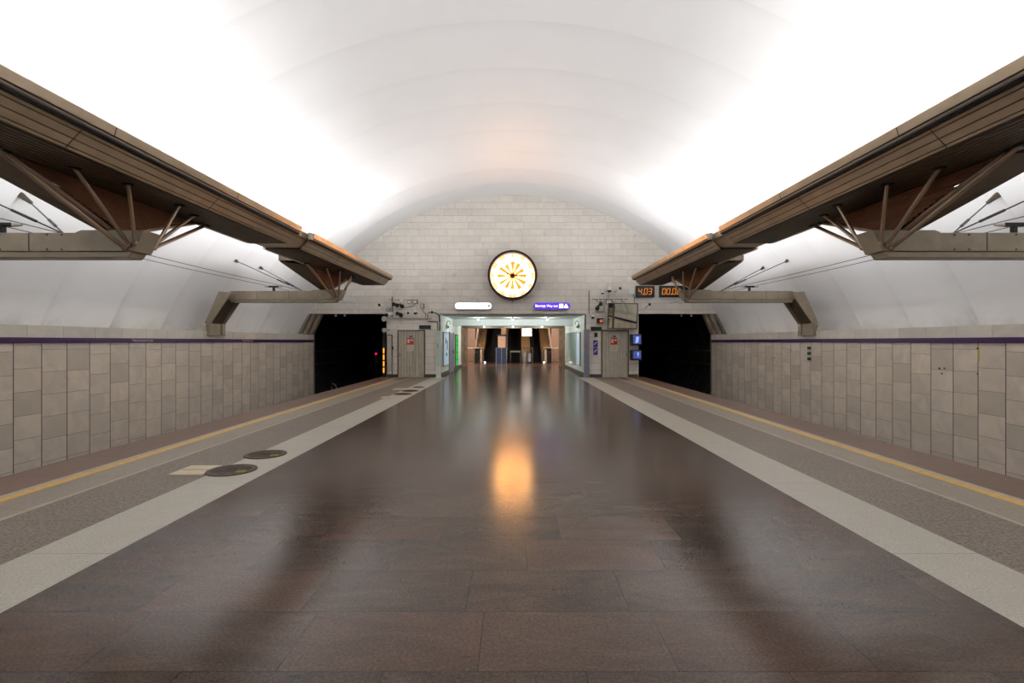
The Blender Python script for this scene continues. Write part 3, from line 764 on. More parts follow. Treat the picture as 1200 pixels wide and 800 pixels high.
# left side
wbox('cable_tray', 461.5, 506, 371.9, 373.4, 0.10, 'offwhite', 'pale horizontal cable tray above the left service door', 'cable tray')
o = MB().tube(at(459.6, 371.5, END-0.06), at(459.6, 347.5, END-0.06), 0.022, n=10).build('conduit_pipe', 'doorframe', smooth=True); tag(o, 'upright brown conduit pipe left of the cluster of horn loudspeakers', 'pipe')
o = MB().path([at(456.2, 350.2, END-0.05), at(457, 351.3, END-0.05), at(486.5, 351.3, END-0.05), at(489.5, 351, END-0.05), at(489.5, 355.5, END-0.05)], 0.009).build('thin_conduit', 'doorframe'); tag(o, 'thin brown conduit running across above the horn loudspeakers', 'pipe')
camera_unit(446.3, 357.2, (-0.4, -1, -0.1), 'small black-nosed camera at the top corner of the left tunnel mouth', (449.5, 362), 1.0)
camera_unit(456.5, 368.3, (-0.8, -1, -0.35), 'white camera housing tilted down by the left tunnel mouth', (460, 370), 1.25)
camera_unit(505.8, 365.6, (0.3, -1, -0.1), 'black-nosed camera above the corner of the passage', (504, 371), 0.9)
wbox('control_box', 453.5, 457.8, 360.8, 364.6, 0.12, 'offwhite', 'small box with bluish window near the left tunnel mouth', 'box', edge='glass')
for (px, py, lb, am) in ((462, 356.5, 'smallest upper left horn loudspeaker of the cluster', (-0.6, -1, 0.1)), (466, 357.5, 'upper middle horn loudspeaker of the cluster', (-0.5, -1, -0.3)), (471.2, 358.7, 'upper right horn loudspeaker of the cluster', (0.3, -1, -0.2)),
                         (466.2, 367.3, 'lower left horn loudspeaker of the cluster', (-0.7, -1, 0)), (469.8, 369.0, 'lower right horn loudspeaker of the cluster', (0.2, -1, -0.4))):
    horn(px, py, lb+' over the left door', am)
wbox('junction_box', 478, 482.6, 351.8, 355.6, 0.09, 'offwhite', 'left one of two aged junction boxes above the horn loudspeakers', 'junction box', edge='white')
wbox('junction_box', 484.7, 489.2, 351.8, 355.6, 0.09, 'offwhite', 'right one of two aged junction boxes above the horn loudspeakers', 'junction box', edge='white')
wbox('junction_box', 492.8, 497.2, 355.8, 361.3, 0.09, 'white', 'upright white junction box right of the cone dome camera', 'junction box', edge='offwhite')
wbox('relay_box', 469.6, 472.6, 351.2, 353.8, 0.10, 'white', 'little white relay box above the horn loudspeakers', 'box')
wbox('relay_box', 498.8, 501.6, 367.4, 373.8, 0.12, 'white', 'white relay box resting against the left cable tray', 'box', edge='offwhite')
wbox('relay_box', 490.9, 492.1, 366.5, 371.2, 0.06, 'white', 'narrow white relay box standing above the left cable tray', 'box')
camera_unit(476.5, 366.8, (0.9, -0.7, 0), 'small white camera pointing right among the horn loudspeakers', (474, 368.5), 0.8)
dome(486.8, 366.6, 'white cone-shaped dome camera above the left service door', 1.0)
o = MB().path([at(495, 361.3, END-0.03), at(495.3, 364.2, END-0.03), at(496.8, 366.4, END-0.03), at(499, 367.2, END-0.03)], 0.012).build('cable_loop', 'cable'); tag(o, 'grey cable hanging below the upright white junction box', 'cable')
o = MB().path([at(472, 360, END-0.03), at(476, 360.5, END-0.03), at(481, 359.5, END-0.03), at(485, 358, END-0.03), at(486, 355.5, END-0.03)], 0.012).build('cable_loop', 'cable'); tag(o, 'dark cable sagging between horn loudspeakers and junction boxes', 'cable')
o = MB().path([at(501.5, 366, END-0.04), at(509, 366, END-0.04), at(513.5, 368, END-0.04), at(515, 370.5, END-0.04), at(515.2, 377.5, END-0.04)], 0.022).build('cable_bundle', 'dark'); tag(o, 'black cable bundle bending down at the left corner of the passage', 'cable')
o = MB().path([at(502, 376.6, END-0.05), at(512.6, 376.6, END-0.05), at(512.6, 387, END-0.05)], 0.018).build('conduit_pipe', 'doorframe'); tag(o, 'angled brown conduit pipe leading down to the left grey cabinet', 'pipe')
r = wbox('exit_sign', 491.5, 504.8, 381, 385.4, 0.08, 'dark', 'dark green unlit box sign right of the left service door', 'sign', edge='green_unlit')
# gate frame and signal by the left tunnel mouth
r = empty('gate_frame', at(457, 442, END-0.15), 'slim grey metal gate frame between left tunnel mouth and service door', 'gate')
x0, _, zt = at(454.2, 392.5, END); x1 = at(460.4, 0, END)[0]; yg = END-0.15
MB().tube((x0, yg, 0), (x0, yg, zt), 0.018, n=8).build('post', 'doorframe', r); MB().tube((x1, yg, 0), (x1, yg, zt), 0.018, n=8).build('post', 'doorframe', r)
MB().tube((x0, yg, zt), (x1, yg, zt), 0.018, n=8).build('crossbar', 'doorframe', r)
MB().box(x0+0.03, x1-0.03, yg+0.005, yg+0.02, 0.25, zt-0.03).build('panel', 'offwhite', r)
MB().box(x1, x1+0.05, yg-0.05, yg+0.03, zt-0.65, zt-0.5).build('latch', 'dark', r)
r = empty('signal_post', at(450.6, 442, END-0.1), 'black signal post with four amber lit strips at the left tunnel mouth', 'signal')
x = at(450.6, 0, END)[0]
MB().box(x-0.05, x+0.05, END-0.14, END-0.06, 0, 2.2).build('post', 'dark', r)
for k in range(4):
    z1 = at(0, 407.8+k*7.6, END)[2]; MB().box(x-0.032, x+0.032, END-0.148, END-0.141, z1-0.22, z1).build('amber_strip', 'amber', r)
for (py, sz, lb) in ((373.5, 1.2, 'upper'), (386.8, 1.0, 'lower')):
    c = Vector(at(451.2, py, END-0.25)); r = empty('round_lamp', c, '%s round spotlight hanging at the edge of the left tunnel mouth' % lb, 'lamp')
    MB().tube(c+Vector((-0.02, -0.12, 0)), c+Vector((0.03, 0.05, 0)), 0.10*sz, 0.06*sz, n=18).build('reflector', 'offwhite', r, smooth=True)
    MB().path([c+Vector((0.02, 0.03, 0)), c+Vector((0.12, 0.03, 0.03)), c+Vector((0.14, 0.25, 0.03))], 0.015).build('arm', 'dark', r)
c = Vector(at(440.7, 414.4, 27.5))
r = empty('tunnel_signal', (c.x, c.y, c.z), 'tiny red signal light glowing inside the left tunnel', 'signal')
MB().box(c.x-0.1, c.x+0.1, c.y, c.y+0.12, c.z-0.5, c.z+0.2).build('housing', 'dark', r); MB().tube((c.x, c.y-0.02, c.z), (c.x, c.y-0.005, c.z), 0.055, n=16).build('lens', 'redlamp', r)
MB().tube((c.x, c.y+0.06, -1.3), (c.x, c.y+0.06, c.z-0.5), 0.04).build('post', 'dark', r)
# pairs of tiny lamps under the lintels
for s, pxs in ((-1, (393.5, 404)), (1, (798.5, 810))):
    for k, px in enumerate(pxs):
        c = at(px, 368.6, END+0.1)
        tag(MB().tube((c[0], END+0.1, ZL), (c[0], END+0.1, ZL-0.12), 0.035, 0.05, n=12).build('lintel_lamp', 'offwhite', smooth=True), 'tiny %s lamp under the lintel of the %s tunnel mouth' % ('first' if k == 0 else 'second', SIDE[s]), 'lamp')
# right side
dome(714, 340.5, 'larger white cone dome camera above the driver mirror', 1.15)
dome(706.2, 343.5, 'smaller dome camera left of the larger cone one', 0.7)
camera_unit(724.5, 338.8, (0.75, -1, 0.35), 'white camera with black nose tilted up, right of the dome cameras', (721, 342.5), 1.0)
camera_unit(759.3, 357.0, (0.5, -1, 0.1), 'small black-nosed camera below the digital clock by the right tunnel mouth', (755, 361.5), 0.95)
camera_unit(694.5, 371.0, (-0.1, -1, -0.5), 'white camera hanging over the right corner of the passage', (694, 367), 0.95)
horn(703.5, 356.5, 'upper dark horn loudspeaker left of the driver mirror', (0.6, -1, 0.5)); horn(700.2, 361.2, 'lower dark horn loudspeaker left of the driver mirror', (-0.5, -1, -0.2))
o = MB().tube(at(707.6, 364, END-0.08), at(707.6, 350, END-0.08), 0.028, n=10).build('conduit_pipe', 'offwhite', smooth=True); tag(o, 'pale upright pipe left of the driver mirror', 'pipe')
o = MB().path([at(694, 350.6, END-0.04), at(736, 350.6, END-0.04)], 0.013).build('conduit_pipe', 'doorframe'); tag(o, 'brown horizontal conduit just above the driver mirror', 'pipe')
o = MB().tube(at(690.3, 368, END-0.04), at(690.3, 340, END-0.04), 0.02, n=8).build('conduit_pipe', 'jamb', smooth=True); tag(o, 'tall rusty pipe rising from the right corner of the passage', 'pipe')
o = MB().path([at(706.5, 341.2, END-0.12), at(723, 341.4, END-0.12)], 0.014).build('camera_rail', 'offwhite'); tag(o, 'thin horizontal rail carrying the dome cameras', 'rail')
o = MB().path([at(713.2, 343, END-0.08), at(713.2, 351, END-0.08)], 0.022).build('camera_mast', 'offwhite'); tag(o, 'short mast under the larger dome camera', 'pipe')
wbox('cable_tray', 697.5, 709, 363.8, 365.4, 0.12, 'offwhite', 'short pale cable tray left of the driver mirror', 'cable tray')
for (a, b, c_, d_, lb) in ((699.5, 702.4, 350.6, 353.6, 'leftmost of the small white boxes above the driver mirror'), (703.5, 706.6, 350.8, 354.0, 'second small white box from the left above the driver mirror'),
                           (710, 716, 351.6, 356.4, 'dark-framed box at the top left corner of the driver mirror'), (717.3, 721, 350.6, 353.8, 'third white box above the driver mirror'), (728.5, 732, 350.4, 353.8, 'rightmost white box above the driver mirror')):
    wbox('junction_box', a, b, c_, d_, 0.09, 'dark' if 'dark' in lb else 'offwhite', lb, 'junction box', edge='white')
wbox('wall_telephone', 736.8, 742.2, 338.3, 344.8, 0.10, 'white', 'white wall box with dark base left of the digital clock', 'box')
o = MB().path([at(742, 344.5, END-0.04), at(743.2, 349, END-0.04), at(743.5, 354.5, END-0.04)], 0.014).build('cable_loop', 'cable'); tag(o, 'dark cable dropping from the white wall box to the mirror', 'cable')
c = Vector(at(703.3, 375.8, END-0.12)); r = empty('warning_lamp', c, 'black lamp housing with orange glow right of the passage corner', 'lamp')
MB().box(c.x-0.14, c.x+0.12, END-0.2, END, c.z-0.12, c.z+0.12).build('housing', 'dark', r, bevel=0.02); MB().tube((c.x+0.03, END-0.225, c.z-0.01), (c.x+0.03, END-0.2, c.z-0.01), 0.07, n=16).build('lens', 'orange_lamp', r)
wbox('exit_sign', 692.2, 704.8, 382.8, 387.2, 0.08, 'dark', 'dark green unlit box sign left of the right service door', 'sign', edge='green_unlit')
wbox('intercom', 696, 700, 389.5, 395, 0.08, 'steel', 'small grey intercom under the right dark green sign', 'intercom', edge='dark')
def blue(py0, py1, lb):
    o = wbox('safety_sign', 695.3, 700.4, py0, py1, 0.02, 'blue_sign', lb, 'sign'); a = at(695.3, py0, END); b = at(700.4, py1, END)
    ROOT[o.name] = Vector(o.location); xm, zm = (a[0]+b[0])/2, (a[2]+b[2])/2
    MB().prism([(xm-0.07, zm-0.06), (xm-0.045, zm-0.06), (xm+0.01, zm+0.02), (xm+0.06, zm+0.06), (xm+0.06, zm+0.09), (xm-0.02, zm+0.05)], 'y', END-0.026, END-0.021).build('white_mark', 'white', o)
blue(398.6, 406.8, 'upper one of two blue square signs on the right pillar'); blue(407.4, 415.8, 'lower one of two blue square signs on the right pillar')
# driver's mirror
def mirror():
    a = at(711.3, 355.0, END-0.45); b = at(748.5, 385.2, END-0.45)
    cx_, cz_ = (a[0]+b[0])/2, (a[2]+b[2])/2
    r = empty('driver_mirror', (cx_, END-0.3, b[2]), 'big framed convex-free driver mirror reflecting the marble track wall, above the right service door', 'mirror')
    r['label'] = 'big framed driver mirror reflecting the marble track wall, above the right service door'
    Wd, H = b[0]-a[0], a[2]-b[2]
    nrm = Vector((0.205, -1.0, -0.10)).normalized()
    rgt = Vector((0, 0, 1)).cross(nrm).normalized() * -1
    if rgt.x < 0: rgt = -rgt
    upv = nrm.cross(rgt); upv = upv if upv.z > 0 else -upv
    cen = Vector((cx_, END-0.42, cz_))
    def bx(u0, u1, v0, v1, d0, d1):
        m = MB(); vs = [cen+rgt*u+upv*v+nrm*d for d in (d0, d1) for (u, v) in ((u0, v0), (u1, v0), (u1, v1), (u0, v1))]
        m.raw(vs, [(0, 1, 2, 3), (4, 5, 6, 7), (0, 1, 5, 4), (1, 2, 6, 5), (2, 3, 7, 6), (3, 0, 4, 7)]); return m
    h, w2 = H/2, Wd/2
    bx(-w2+0.30, w2-0.03, -h+0.03, h-0.03, 0.0, 0.012).build('mirror_glass', 'mirror', r)
    bx(-w2+0.04, -w2+0.22, -h+0.03, h-0.2, 0.0, 0.012).build('mirror_wing', 'mirror', r)
    m = MB()
    for q in ((-w2, w2, h-0.035, h), (-w2, w2, -h, -h+0.035), (-w2, -w2+0.035, -h, h), (w2-0.035, w2, -h, h), (-w2+0.22, -w2+0.28, -h, h)):
        mm = bx(q[0], q[1], q[2], q[3], -0.02, 0.03); m.raw(mm.v, mm.f)
    m.build('frame', 'doorframe', r)
    bx(-w2+0.02, w2-0.02, -h+0.02, h-0.02, -0.035, -0.02).build('back_plate', 'dark', r)
    for sx in (-0.6, 0.6):
        p = cen+rgt*w2*sx+upv*h*0.3-nrm*0.03
        MB().tube(p, (p.x, END, p.z+0.1), 0.02).build('bracket_arm', 'doorframe', r)
mirror()
def monitor(py0, py1, lb, patch):
    x0, _, z1 = at(738.8, py0, END-0.25); x1, _, z0 = at(751.3, py1, END-0.25)
    r = empty('monitor', ((x0+x1)/2, END-0.2, z0), lb, 'monitor')
    MB().box(x0, x1, END-0.42, END-0.12, z0, z1).build('casing', 'dark', r, bevel=0.02)
    MB().box(x0+0.085, x1-0.05, END-0.424, END-0.42, z0+0.07, z1-0.05).build('screen', 'screen', r)
    xm = (x0+x1)/2
    MB().prism([(xm-0.06*patch, z0+0.1), (xm+0.06, z0+0.12), (xm+0.10, z1-0.12), (xm-0.02*patch, z1-0.1)], 'y', END-0.427, END-0.4245).build('bright_patch', 'screen_light', r)
    MB().tube((x0+0.15, END-0.12, z1-0.1), (x0+0.15, END, z1-0.1), 0.025).build('wall_arm', 'dark', r)
monitor(391.5, 404.5, 'upper monitor with a blue picture beside the right tunnel mouth', 1); monitor(409.8, 421.8, 'lower monitor with a violet picture beside the right tunnel mouth', -1)

# ------------------------------------------------------------------ PASSAGE FITTINGS
for s, px0, px1, mt, nm in ((-1, 511.3, 516.6, 'passwall', 'light grey'), (1, 684.2, 690.4, 'greyblue', 'grey-blue')):
    x0 = at(px0, 0, END-0.1)[0]; x1 = at(px1, 0, END-0.1)[0]; z1 = at(0, 387.5 if s < 0 else 385.7, END-0.1)[2]
    r = empty('corner_cabinet', ((x0+x1)/2, END-0.08, 0), 'tall narrow %s cabinet standing at the %s corner of the passage' % (nm, SIDE[s]), 'cabinet')
    MB().box(x0, x1, END-0.20, END-0.035, 0, z1).build('body', mt, r, bevel=0.008)
    MB().box(x0+0.03, x1-0.03, END-0.208, END-0.20, 0.5, z1-0.1).build('front_panel', 'glass' if s < 0 else 'greyblue', r)
    MB().box(x0+0.06, x0+0.09, END-0.214, END-0.208, 1.3, 1.5).build('red_mark', 'red', r)
X = 3.28
def sidepanel(s, y0, y1, z0, z1, name, frame, face, label, cat, d=0.06):
    r = empty(name, (s*X, (y0+y1)/2, z0), label, cat)
    MB().box(s*(X-d), s*X, y0, y1, z0, z1).build('frame', frame, r, bevel=0.006)
    MB().box(s*(X-d-0.005), s*(X-d), y0+0.05, y1-0.05, z0+0.05, z1-0.05).build('panel', face, r)
    return r
r = sidepanel(-1, 23.55, 25.3, 0.42, 2.05, 'display_case', 'steel', 'poster_lit', 'pale lit wall map case on the left passage wall', 'display case')
for (y, z, a, b) in ((24.1, 1.5, .3, .25), (24.6, 1.2, .25, .45), (24.3, 0.9, .4, .15)):
    MB().box(-X+0.066, -X+0.07, y, y+a, z, z+b).build('printed_block', 'blue_navy', r)
r = empty('side_door', (-X, 26.65, 0), 'narrow violet-grey metal door in the left passage wall', 'door')
MB().box(-X, -X+0.05, 25.85, 27.45, 0.0, 2.06).build('leaf', 'greyblue', r, bevel=0.005); MB().box(-X, -X+0.06, 25.75, 25.85, 0, 2.1).box(-X, -X+0.06, 27.45, 27.55, 0, 2.1).build('frame', 'steel', r)
MB().box(-X+0.05, -X+0.09, 27.15, 27.2, 0.95, 1.15).build('handle', 'dark', r)
r = sidepanel(-1, 28.3, 29.7, 0.18, 2.0, 'green_panel', 'doorframe', 'green_lit', 'tall green glowing information panel on the left passage wall', 'display case')
for z in (0.55, 0.95, 1.35, 1.6): MB().box(-X+0.066, -X+0.07, 28.5, 29.5, z, z+0.06).build('text_bar', 'green_unlit', r)
r = sidepanel(1, 24.2, 25.4, 0.42, 2.05, 'display_case', 'steel', 'poster_lit', 'pale blue display case on the right passage wall', 'display case')
r = sidepanel(1, 25.8, 31.2, 0.3, 2.15, 'glass_screen', 'passwall', 'glass', 'long pale green glass panel on the right passage wall', 'glass panel', 0.04)
for s in (-1, 1):
    r = empty('wall_control_unit', (s*X, 25.0, 2.25), 'small grey control unit with cables high on the %s passage wall' % SIDE[s], 'box')
    MB().box(s*(X-0.1), s*X, 24.7, 25.0, 2.25, 2.42).build('body', 'offwhite', r, bevel=0.01); MB().box(s*(X-0.13), s*(X-0.1), 24.75, 24.95, 2.27, 2.36).build('lens', 'dark', r)
    MB().path([(s*(X-0.02), 24.85, 2.42), (s*(X-0.02), 25.2, 2.62), (s*(X-0.02), 25.9, 2.66), (s*(X-0.02), 26.3, 2.5)], 0.015).build('cable', 'cable', r)
# ceiling spotlights of the passage
LB = {-1: 'left', 0: 'middle', 1: 'right'}
for y, zt, row in ((25.6, ZL-0.02, 'first'), (30.6, 2.6, 'second')):
    for k in (-1, 0, 1):
        x = k*1.76
        r = empty('ceiling_spotlight', (x, y, zt), '%s spotlight of the %s row in the passage ceiling' % (LB[k], row), 'ceiling light', 'passage ceiling spotlights')
        MB().tube((x, y, zt), (x, y, zt-0.07), 0.05, n=14).box(x-0.07, x+0.07, y-0.05, y+0.09, zt-0.16, zt-0.05).build('housing', 'greyblue', r, smooth=False)
        MB().tube((x, y-0.052, zt-0.11), (x, y-0.075, zt-0.115), 0.045, 0.05, n=16).build('lens', 'spot', r, smooth=True)
        d = bpy.data.lights.new('spotlight_light', 'POINT'); d.shadow_soft_size = 0.05; d.energy = SPOT_POWER; d.color = (0.93, 1.0, 0.98)
        o = bpy.data.objects.new('spotlight_light', d); COL.objects.link(o); o.parent = r; o.location = (0, 0.17, -0.075)
# floor lamps by the escalators
# ------------------------------------------------------------------ ESCALATORS
for (x0, x1, lb) in ((-2.25, -1.05, 'left'), (-0.45, 0.62, 'middle'), (1.35, 2.15, 'right')):
    r = empty('escalator', ((x0+x1)/2, 39.0, 0), 'dark %s escalator rising away at the end of the station' % lb, 'escalator', 'escalators beyond the passage')
    m = MB(); N = 26
    poly = [(38.6, 0.0), (38.6, 0.01), (39.8, 0.01)]
    y, z = 39.8, 0.01
    for i in range(N): z += 0.2*min(1, 0.4+i*0.2); poly.append((y, z)); y += 0.4; poly.append((y, z))
    poly.append((y, z-1.0)); poly.append((41, 0.0))
    m.prism(poly, 'x', x0+0.1, x1-0.1); m.build('step_band', 'esc_step', r)
    for xs in (x0, x1-0.1):
        MB().prism([(38.3, 0), (38.2, 0.75), (38.35, 0.92), (39.9, 0.95), (50.3, 6.9), (50.3, 5.9), (40.6, 0.1)], 'x', xs, xs+0.1).build('skirt', 'esc_step', r)
        MB().path([(xs+0.05, 38.25, 0.45), (xs+0.05, 38.15, 0.75), (xs+0.05, 38.35, 0.97), (xs+0.05, 39.9, 1.0), (xs+0.05, 50.3, 6.95)], 0.04).build('handrail', 'rubber', r)
# balustrades between the escalators and the pink flank walls
for (x0, x1, mt, lb) in ((-1.05, -0.45, 'esc_cream', 'left inner'), (0.62, 1.35, 'esc_cream', 'right inner'), (-2.95, -2.25, 'esc_cream', 'left outer'), (2.15, 2.95, 'esc_cream', 'right outer')):
    m = MB().prism([(39.6, 0), (39.5, 0.95), (40.0, 1.05), (50.5, 7.1), (50.5, 0)], 'x', x0+0.02, x1-0.02)
    r = m.build('escalator_balustrade', mt); tag(r, 'cream sloping balustrade of the escalators, %s' % lb, 'balustrade', 'escalator balustrades')
for s in (-1, 1):
    m = MB().prism([(38.9, 0), (38.9, 1.05), (40.6, 1.2), (50.5, 6.9), (50.5, 7.4), (40.3, 1.5), (40.3, 7), (51, 7.2), (51, 0)], 'x', s*3.0, s*3.93)
    r = MB().box(s*3.05, s*3.93, 40.4, 50.9, 0, 3.2).build('escalator_flank', 'esc_panel'); tag(r, 'pink-beige cladding wall flanking the %s escalator' % SIDE[s], 'cladding')
    m = MB().prism([(40.39, 0.9), (40.39, 1.1)], 'x', 0, 0) if False else MB()
    a = s*2.83; b = s*3.18
    m.raw([(s*2.98, 40.30, 1.0), (s*3.12, 40.30, 1.0), (s*2.86, 40.33, 3.0), (s*2.72, 40.33, 3.0), (s*2.98, 40.38, 1.0), (s*3.12, 40.38, 1.0), (s*2.86, 40.41, 3.0), (s*2.72, 40.41, 3.0)], [(0, 1, 2, 3), (4, 5, 6, 7), (0, 1, 5, 4), (1, 2, 6, 5), (2, 3, 7, 6), (3, 0, 4, 7)])
    tag(m.build('sloping_trim', 'esc_rail'), 'pale sloping trim bar beside the %s escalator' % SIDE[s], 'trim')
    # newel with round nose, and rail to the wall
    cxn = s*(2.83-0.08)
    r = empty('escalator_newel', (cxn, 38.6, 0), 'rounded black newel end of the %s outer escalator handrail' % SIDE[s], 'newel')
    pts = [(38.2, 0), (38.15, 0.6)] + [(38.45-0.3*math.cos(t*math.pi/8), 0.72+0.3*math.sin(t*math.pi/8)) for t in range(0, 5)] + [(39.6, 1.05), (39.6, 0)]
    MB().prism(pts, 'x', cxn-0.20, cxn+0.14).build('body', 'rubber', r)
    MB().path([(cxn-0.03, q[0], q[1]+0.03) for q in pts[1:-1]], 0.045).build('handrail', 'rubber', r)
    r = empty('guard_rail', (s*3.3, 37.4, 0), 'thin steel guard rail between wall and %s escalator' % SIDE[s], 'railing')
    MB().path([(s*2.2, 37.4, 1.12), (s*3.9, 37.4, 1.12)], 0.025).build('top_rail', 'steel', r)
    for xx in (2.25, 3.0, 3.7): MB().tube((s*xx, 37.4, 0), (s*xx, 37.4, 1.12), 0.022).build('post', 'steel', r)
    r = MB().box(s*2.38-0.09, s*2.38+0.09, 37.2, 37.5, 0, 1.0).build('low_cabinet', 'jamb', bevel=0.02); tag(r, 'slim grey-brown cabinet beside the %s guard rail' % SIDE[s], 'cabinet')
    c = at(568.3 if s < 0 else 637.5, 421, 37.0)
    tag(MB().ball((c[0], 37.0, 0.07), 0.07, 10, 6).build('floor_marker_lamp', 'sign_letters'), 'small white glowing marker on the floor by the %s escalator' % SIDE[s], 'lamp')
    r = empty('hanging_lamp', (s*2.33, 38.2, 1.9), 'slim black lamp post between the balustrades on the %s' % SIDE[s], 'lamp')
    MB().tube((s*2.62, 38.1, 0), (s*2.62, 38.1, 1.9), 0.018).build('pole', 'dark', r); MB().box(s*2.62-0.05, s*2.62+0.05, 38.05, 38.15, 1.75, 2.12).build('head', 'dark', r)
# attendant booth, left of the middle escalator
x0 = at(581.2, 0, 37)[0]; x1 = at(593.8, 0, 37)[0]
r = empty('attendant_booth', ((x0+x1)/2, 37.3, 0), 'small navy blue attendant booth with a tall window in front of the escalators', 'booth')
MB().box(x0, x1, 37.0, 37.9, 0, 1.13).build('base', 'blue_navy', r, bevel=0.01)
for xx in (x0, (x0+x1)/2, x1-0.03): MB().box(xx-0.015, xx+0.035, 36.97, 37.0, 0, 1.15).build('steel_post', 'steel', r)
xw = at(583.5, 0, 37)[0]
MB().box(xw, x1-0.02, 37.05, 37.12, 1.15, 2.05).build('window', 'esc_panel', r)
MB().box(xw-0.05, x1, 37.0, 37.12, 2.0, 2.12).box(x1-0.08, x1, 37.0, 37.12, 1.13, 2.12).build('window_frame', 'blue_navy', r)
MB().box(x1-0.4, x1-0.05, 37.2, 37.4, 2.12, 2.62).build('upper_cabinet', 'esc_cream', r)
# turnstile frame, barrier and bright sign
x0 = at(611.5, 0, 37)[0]; x1 = at(624, 0, 37)[0]
r = empty('turnstile_gate', ((x0+x1)/2, 37.2, 0), 'steel framed turnstile gate with grey reader units right of the barrier', 'gate')
for xx in (x0, (x0+x1)/2, x1): MB().tube((xx, 37, 0), (xx, 37, 1.15), 0.025).build('post', 'steel', r)
MB().tube((x0, 37, 1.15), (x1, 37, 1.15), 0.025).build('top_rail', 'steel', r)
MB().box(x0+0.08, x0+0.32, 37.05, 37.3, 0, 0.85).build('reader_unit', 'steel', r, bevel=0.02); MB().box(x1-0.33, x1-0.1, 37.05, 37.3, 0.1, 0.75).build('reader_unit', 'greyblue', r, bevel=0.02)
a = at(598, 411, 37); b = at(610, 412.6, 37)
r = MB().box(a[0], b[0], 36.98, 37.03, b[2], a[2]).build('barrier_bar', 'steel'); tag(r, 'horizontal steel barrier bar across the middle escalator', 'barrier')
ROOT[r.name] = Vector(r.location); MB().tube((a[0]+0.02, 37.02, 0), (a[0]+0.02, 37.02, b[2]), 0.02).build('post', 'steel', r); MB().tube((b[0]-0.02, 37.02, 0), (b[0]-0.02, 37.02, b[2]), 0.02).build('post', 'steel', r)
a = at(611.8, 385, 36); b = at(623, 393.6, 36)
r = empty('lit_sign', ((a[0]+b[0])/2, 36.05, b[2]), 'bright white lit box sign hanging in front of the escalators', 'sign')
MB().box(a[0]-0.03, b[0]+0.03, 36.0, 36.12, b[2]-0.03, a[2]+0.1).build('casing', 'gold', r); MB().box(a[0], b[0], 35.985, 36.0, b[2], a[2]+0.07).build('face', 'sign_white', r)
MB().tube(((a[0]+b[0])/2, 36.06, a[2]+0.1), ((a[0]+b[0])/2, 36.06, 3.26), 0.02).build('hanger', 'dark', r)
# added warm lamps, out of view behind the lintel, brightening the escalator hall
for s in (-1, 1):
    r = empty('escalator_fill_lamp', (s*3.3, 34.2, 3.1), 'warm globe fill lamp added out of view at the %s of the escalator hall' % SIDE[s], 'lamp')
    MB().ball((s*3.3, 34.2, 2.97), 0.12).build('globe', 'dial_soft', r, smooth=True)
    MB().tube((s*3.3, 34.2, 3.05), (s*3.3, 34.2, 3.2), 0.01).build('stem', 'dark', r)
    d = bpy.data.lights.new('escalator_fill_light', 'POINT'); d.energy = 300; d.color = (1.0, 0.82, 0.68); d.shadow_soft_size = 0.13
    o = bpy.data.objects.new('escalator_fill_light', d); COL.objects.link(o); o.parent = r; o.location = (0, 0.3, -0.12)

# ------------------------------------------------------------------ FLOOR DETAILS
def manhole(x, y, r_, label, mark=True):
    r = empty('manhole_cover', (x, y, 0), label, 'manhole cover', 'manhole covers on the left strip')
    m = MB(); n_ = 48; vs = []; fs = []
    for (rr, zz) in ((r_-0.035, 0.004), (r_-0.035, 0.012), (r_, 0.012), (r_+0.005, 0.0)):
        for i in range(n_): t = 2*math.pi*i/n_; vs.append((x+rr*math.cos(t), y+rr*math.sin(t), zz))
    for k in range(3):
        for i in range(n_): fs.append((k*n_+i, k*n_+(i+1) % n_, (k+1)*n_+(i+1) % n_, (k+1)*n_+i))
    m.raw(vs, fs); m.build('rim', 'manhole_rim', r)
    m = MB().tube((x, y, 0.0), (x, y, 0.010), r_-0.035, n=48); m.build('lid', 'manhole', r)
    m = MB()
    for k in range(-4, 5):
        h = math.sqrt(max(0, (r_-0.06)**2-(k*0.055)**2)); m.box(x-h, x+h, y+k*0.055-0.006, y+k*0.055+0.006, 0.010, 0.014)
    m.build('tread_rib', 'manhole_rim', r)
    MB().box(x-0.06, x+0.06, y-0.02, y+0.02, 0.0145, 0.019).build('lifting_slot', 'dark', r)
    if mark:
        for k in range(3): MB().box(x+0.12+k*0.035, x+0.14+k*0.035, y-0.14+k*0.01, y-0.07+k*0.012, 0.0145, 0.017).build('painted_mark', 'yellow_mark', r)
manhole(-3.42, 6.25, 0.285, 'nearest brown iron manhole cover beside the cream floor plate')
manhole(-3.43, 7.12, 0.275, 'second brown iron manhole cover just beyond the nearest')
manhole(-3.30, 15.3, 0.27, 'third manhole cover, first of the far group near the passage', False)
manhole(-3.28, 16.3, 0.27, 'farthest manhole cover near the left corner of the passage', False)
manhole(-3.26, 17.6, 0.2, 'small farthest manhole cover just before the left cabinet', False)
for (x, y, w_, h_, lb) in ((-3.86, 6.25, 0.20, 0.22, 'cream square floor plate left of the nearest manhole cover'), (-3.55, 14.4, 0.16, 0.2, 'pale floor plate before the third manhole cover'), (-3.72, 16.9, 0.25, 0.25, 'farthest pale floor plate near the left door')):
    m = MB().box(x-w_, x+w_, y-h_, y+h_, 0.0, 0.010)
    r = m.build('floor_plate', 'plate'); tag(r, lb, 'floor plate'); ROOT[r.name] = Vector(r.location)
    MB().box(x-w_+0.03, x+w_-0.03, y-0.01, y+0.01, 0.010, 0.012).build('seam', 'jamb', r)
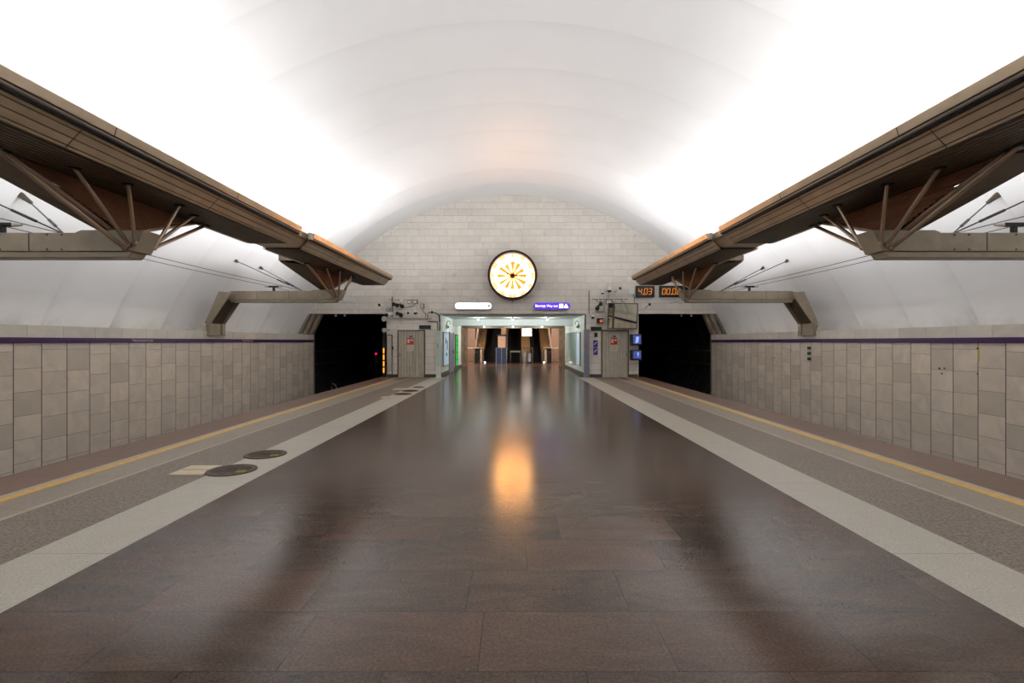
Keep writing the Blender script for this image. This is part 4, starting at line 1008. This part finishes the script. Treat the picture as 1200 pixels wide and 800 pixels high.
for s in (-1, 1):
    m = MB().box(s*4.6, s*5.0, 20.9, END-0.05, 0.0, 0.006)
    tag(m.build('rubber_mat', 'edge'), 'reddish-brown mat on the floor before the %s service door' % SIDE[s], 'mat')
# black and white marker squares and holes on the right wall
y = F*8.81/(949.3-VX)
r = empty('marker_board', (8.88, y, 1.2), 'upright black and white chequered stop marker on the right track wall', 'marker')
MB().box(8.875, 8.9, y-0.09, y+0.09, 1.02, 1.53).build('board', 'offwhite', r)
for z in (1.36, 1.20, 1.04): MB().box(8.868, 8.875, y-0.09, y+0.09, z, z+0.085).build('black_square', 'dark', r)
def holes(px_py, label, s=1):
    m = MB()
    for (px, py, rad) in px_py:
        y = F*(8.9-s*CX)/abs(px-VX); z = CZ-(py-VY)*y/F
        m.tube((s*8.905, y, z), (s*8.893, y, z), rad, n=10)
    tag(m.build('drill_hole_marks', 'dark'), label, 'mark')
holes([(1101, 431.5, .022), (1107, 431.5, .017), (1104, 437.5, .017)], 'triangle of dark drilled holes in the right track wall')
holes([(1146, 408, .020), (1146, 438, .015)], 'pair of dark holes beside the yellowish streak on the right track wall')
holes([(905, 419.5, .02), (907.5, 419.0, .02), (906, 422.6, .02)], 'small far cluster of rusty holes in the right track wall')
holes([(925, 409.5, .015), (927, 410.5, .02), (925, 412.5, .015)], 'rusty scrape marks left of the chequered marker')
y = F*8.81/(1147-VX); m = MB().box(8.895, 8.902, y-0.014, y+0.014, 1.22, 1.5); tag(m.build('rust_streak', 'yellow_mark'), 'narrow yellowish streak below the purple band on the right', 'mark')
# low boxes on the track walls, each glint imitated by a glowing patch
for s in (-1, 1):
    yy = 13.6
    px = 207 if s < 0 else 1003
    yy = F*(8.9-s*CX)/abs(px-VX) + (0.0)
    zc = CZ-(509.5-VY)*yy/F
    r = empty('track_glint_box', (s*8.86, yy, zc-0.05), 'small pale box with an imitated glint low on the %s track wall' % SIDE[s], 'lamp')
    MB().box(s*8.82, s*8.9, yy-0.9, yy+0.1, zc-0.09, zc+0.04).build('housing', 'greyblue', r, bevel=0.01)
    MB().box(s*8.81, s*8.82, yy-0.12, yy+0.06, zc-0.035, zc+0.03).build('lens', 'sign_white', r)  # glowing patch in place of a reflected glint
# hook and post at the left tunnel mouth
r = empty('trackside_hook', (-8.2, END+0.6, -1.3), 'curved pale metal hook standing beside the track in the left tunnel mouth', 'hook')
MB().tube((-8.3, END+0.6, -1.3), (-8.3, END+0.6, -0.45), 0.03).build('post', 'steel', r)
MB().path([(-8.3+0.22*math.cos(t), END+0.6, -0.55+0.22*math.sin(t)) for t in [math.pi*0.5*k/6+math.pi*0.5 - math.pi*0.5*k/3 for k in range(7)]], 0.025).build('hook', 'steel', r)
r = empty('trackside_post', (-7.4, END+1.5, -1.3), 'short grey post beside the track in the left tunnel mouth', 'post')
MB().tube((-7.4, END+1.5, -1.3), (-7.4, END+1.5, -0.5), 0.03).build('post_tube', 'steel', r)
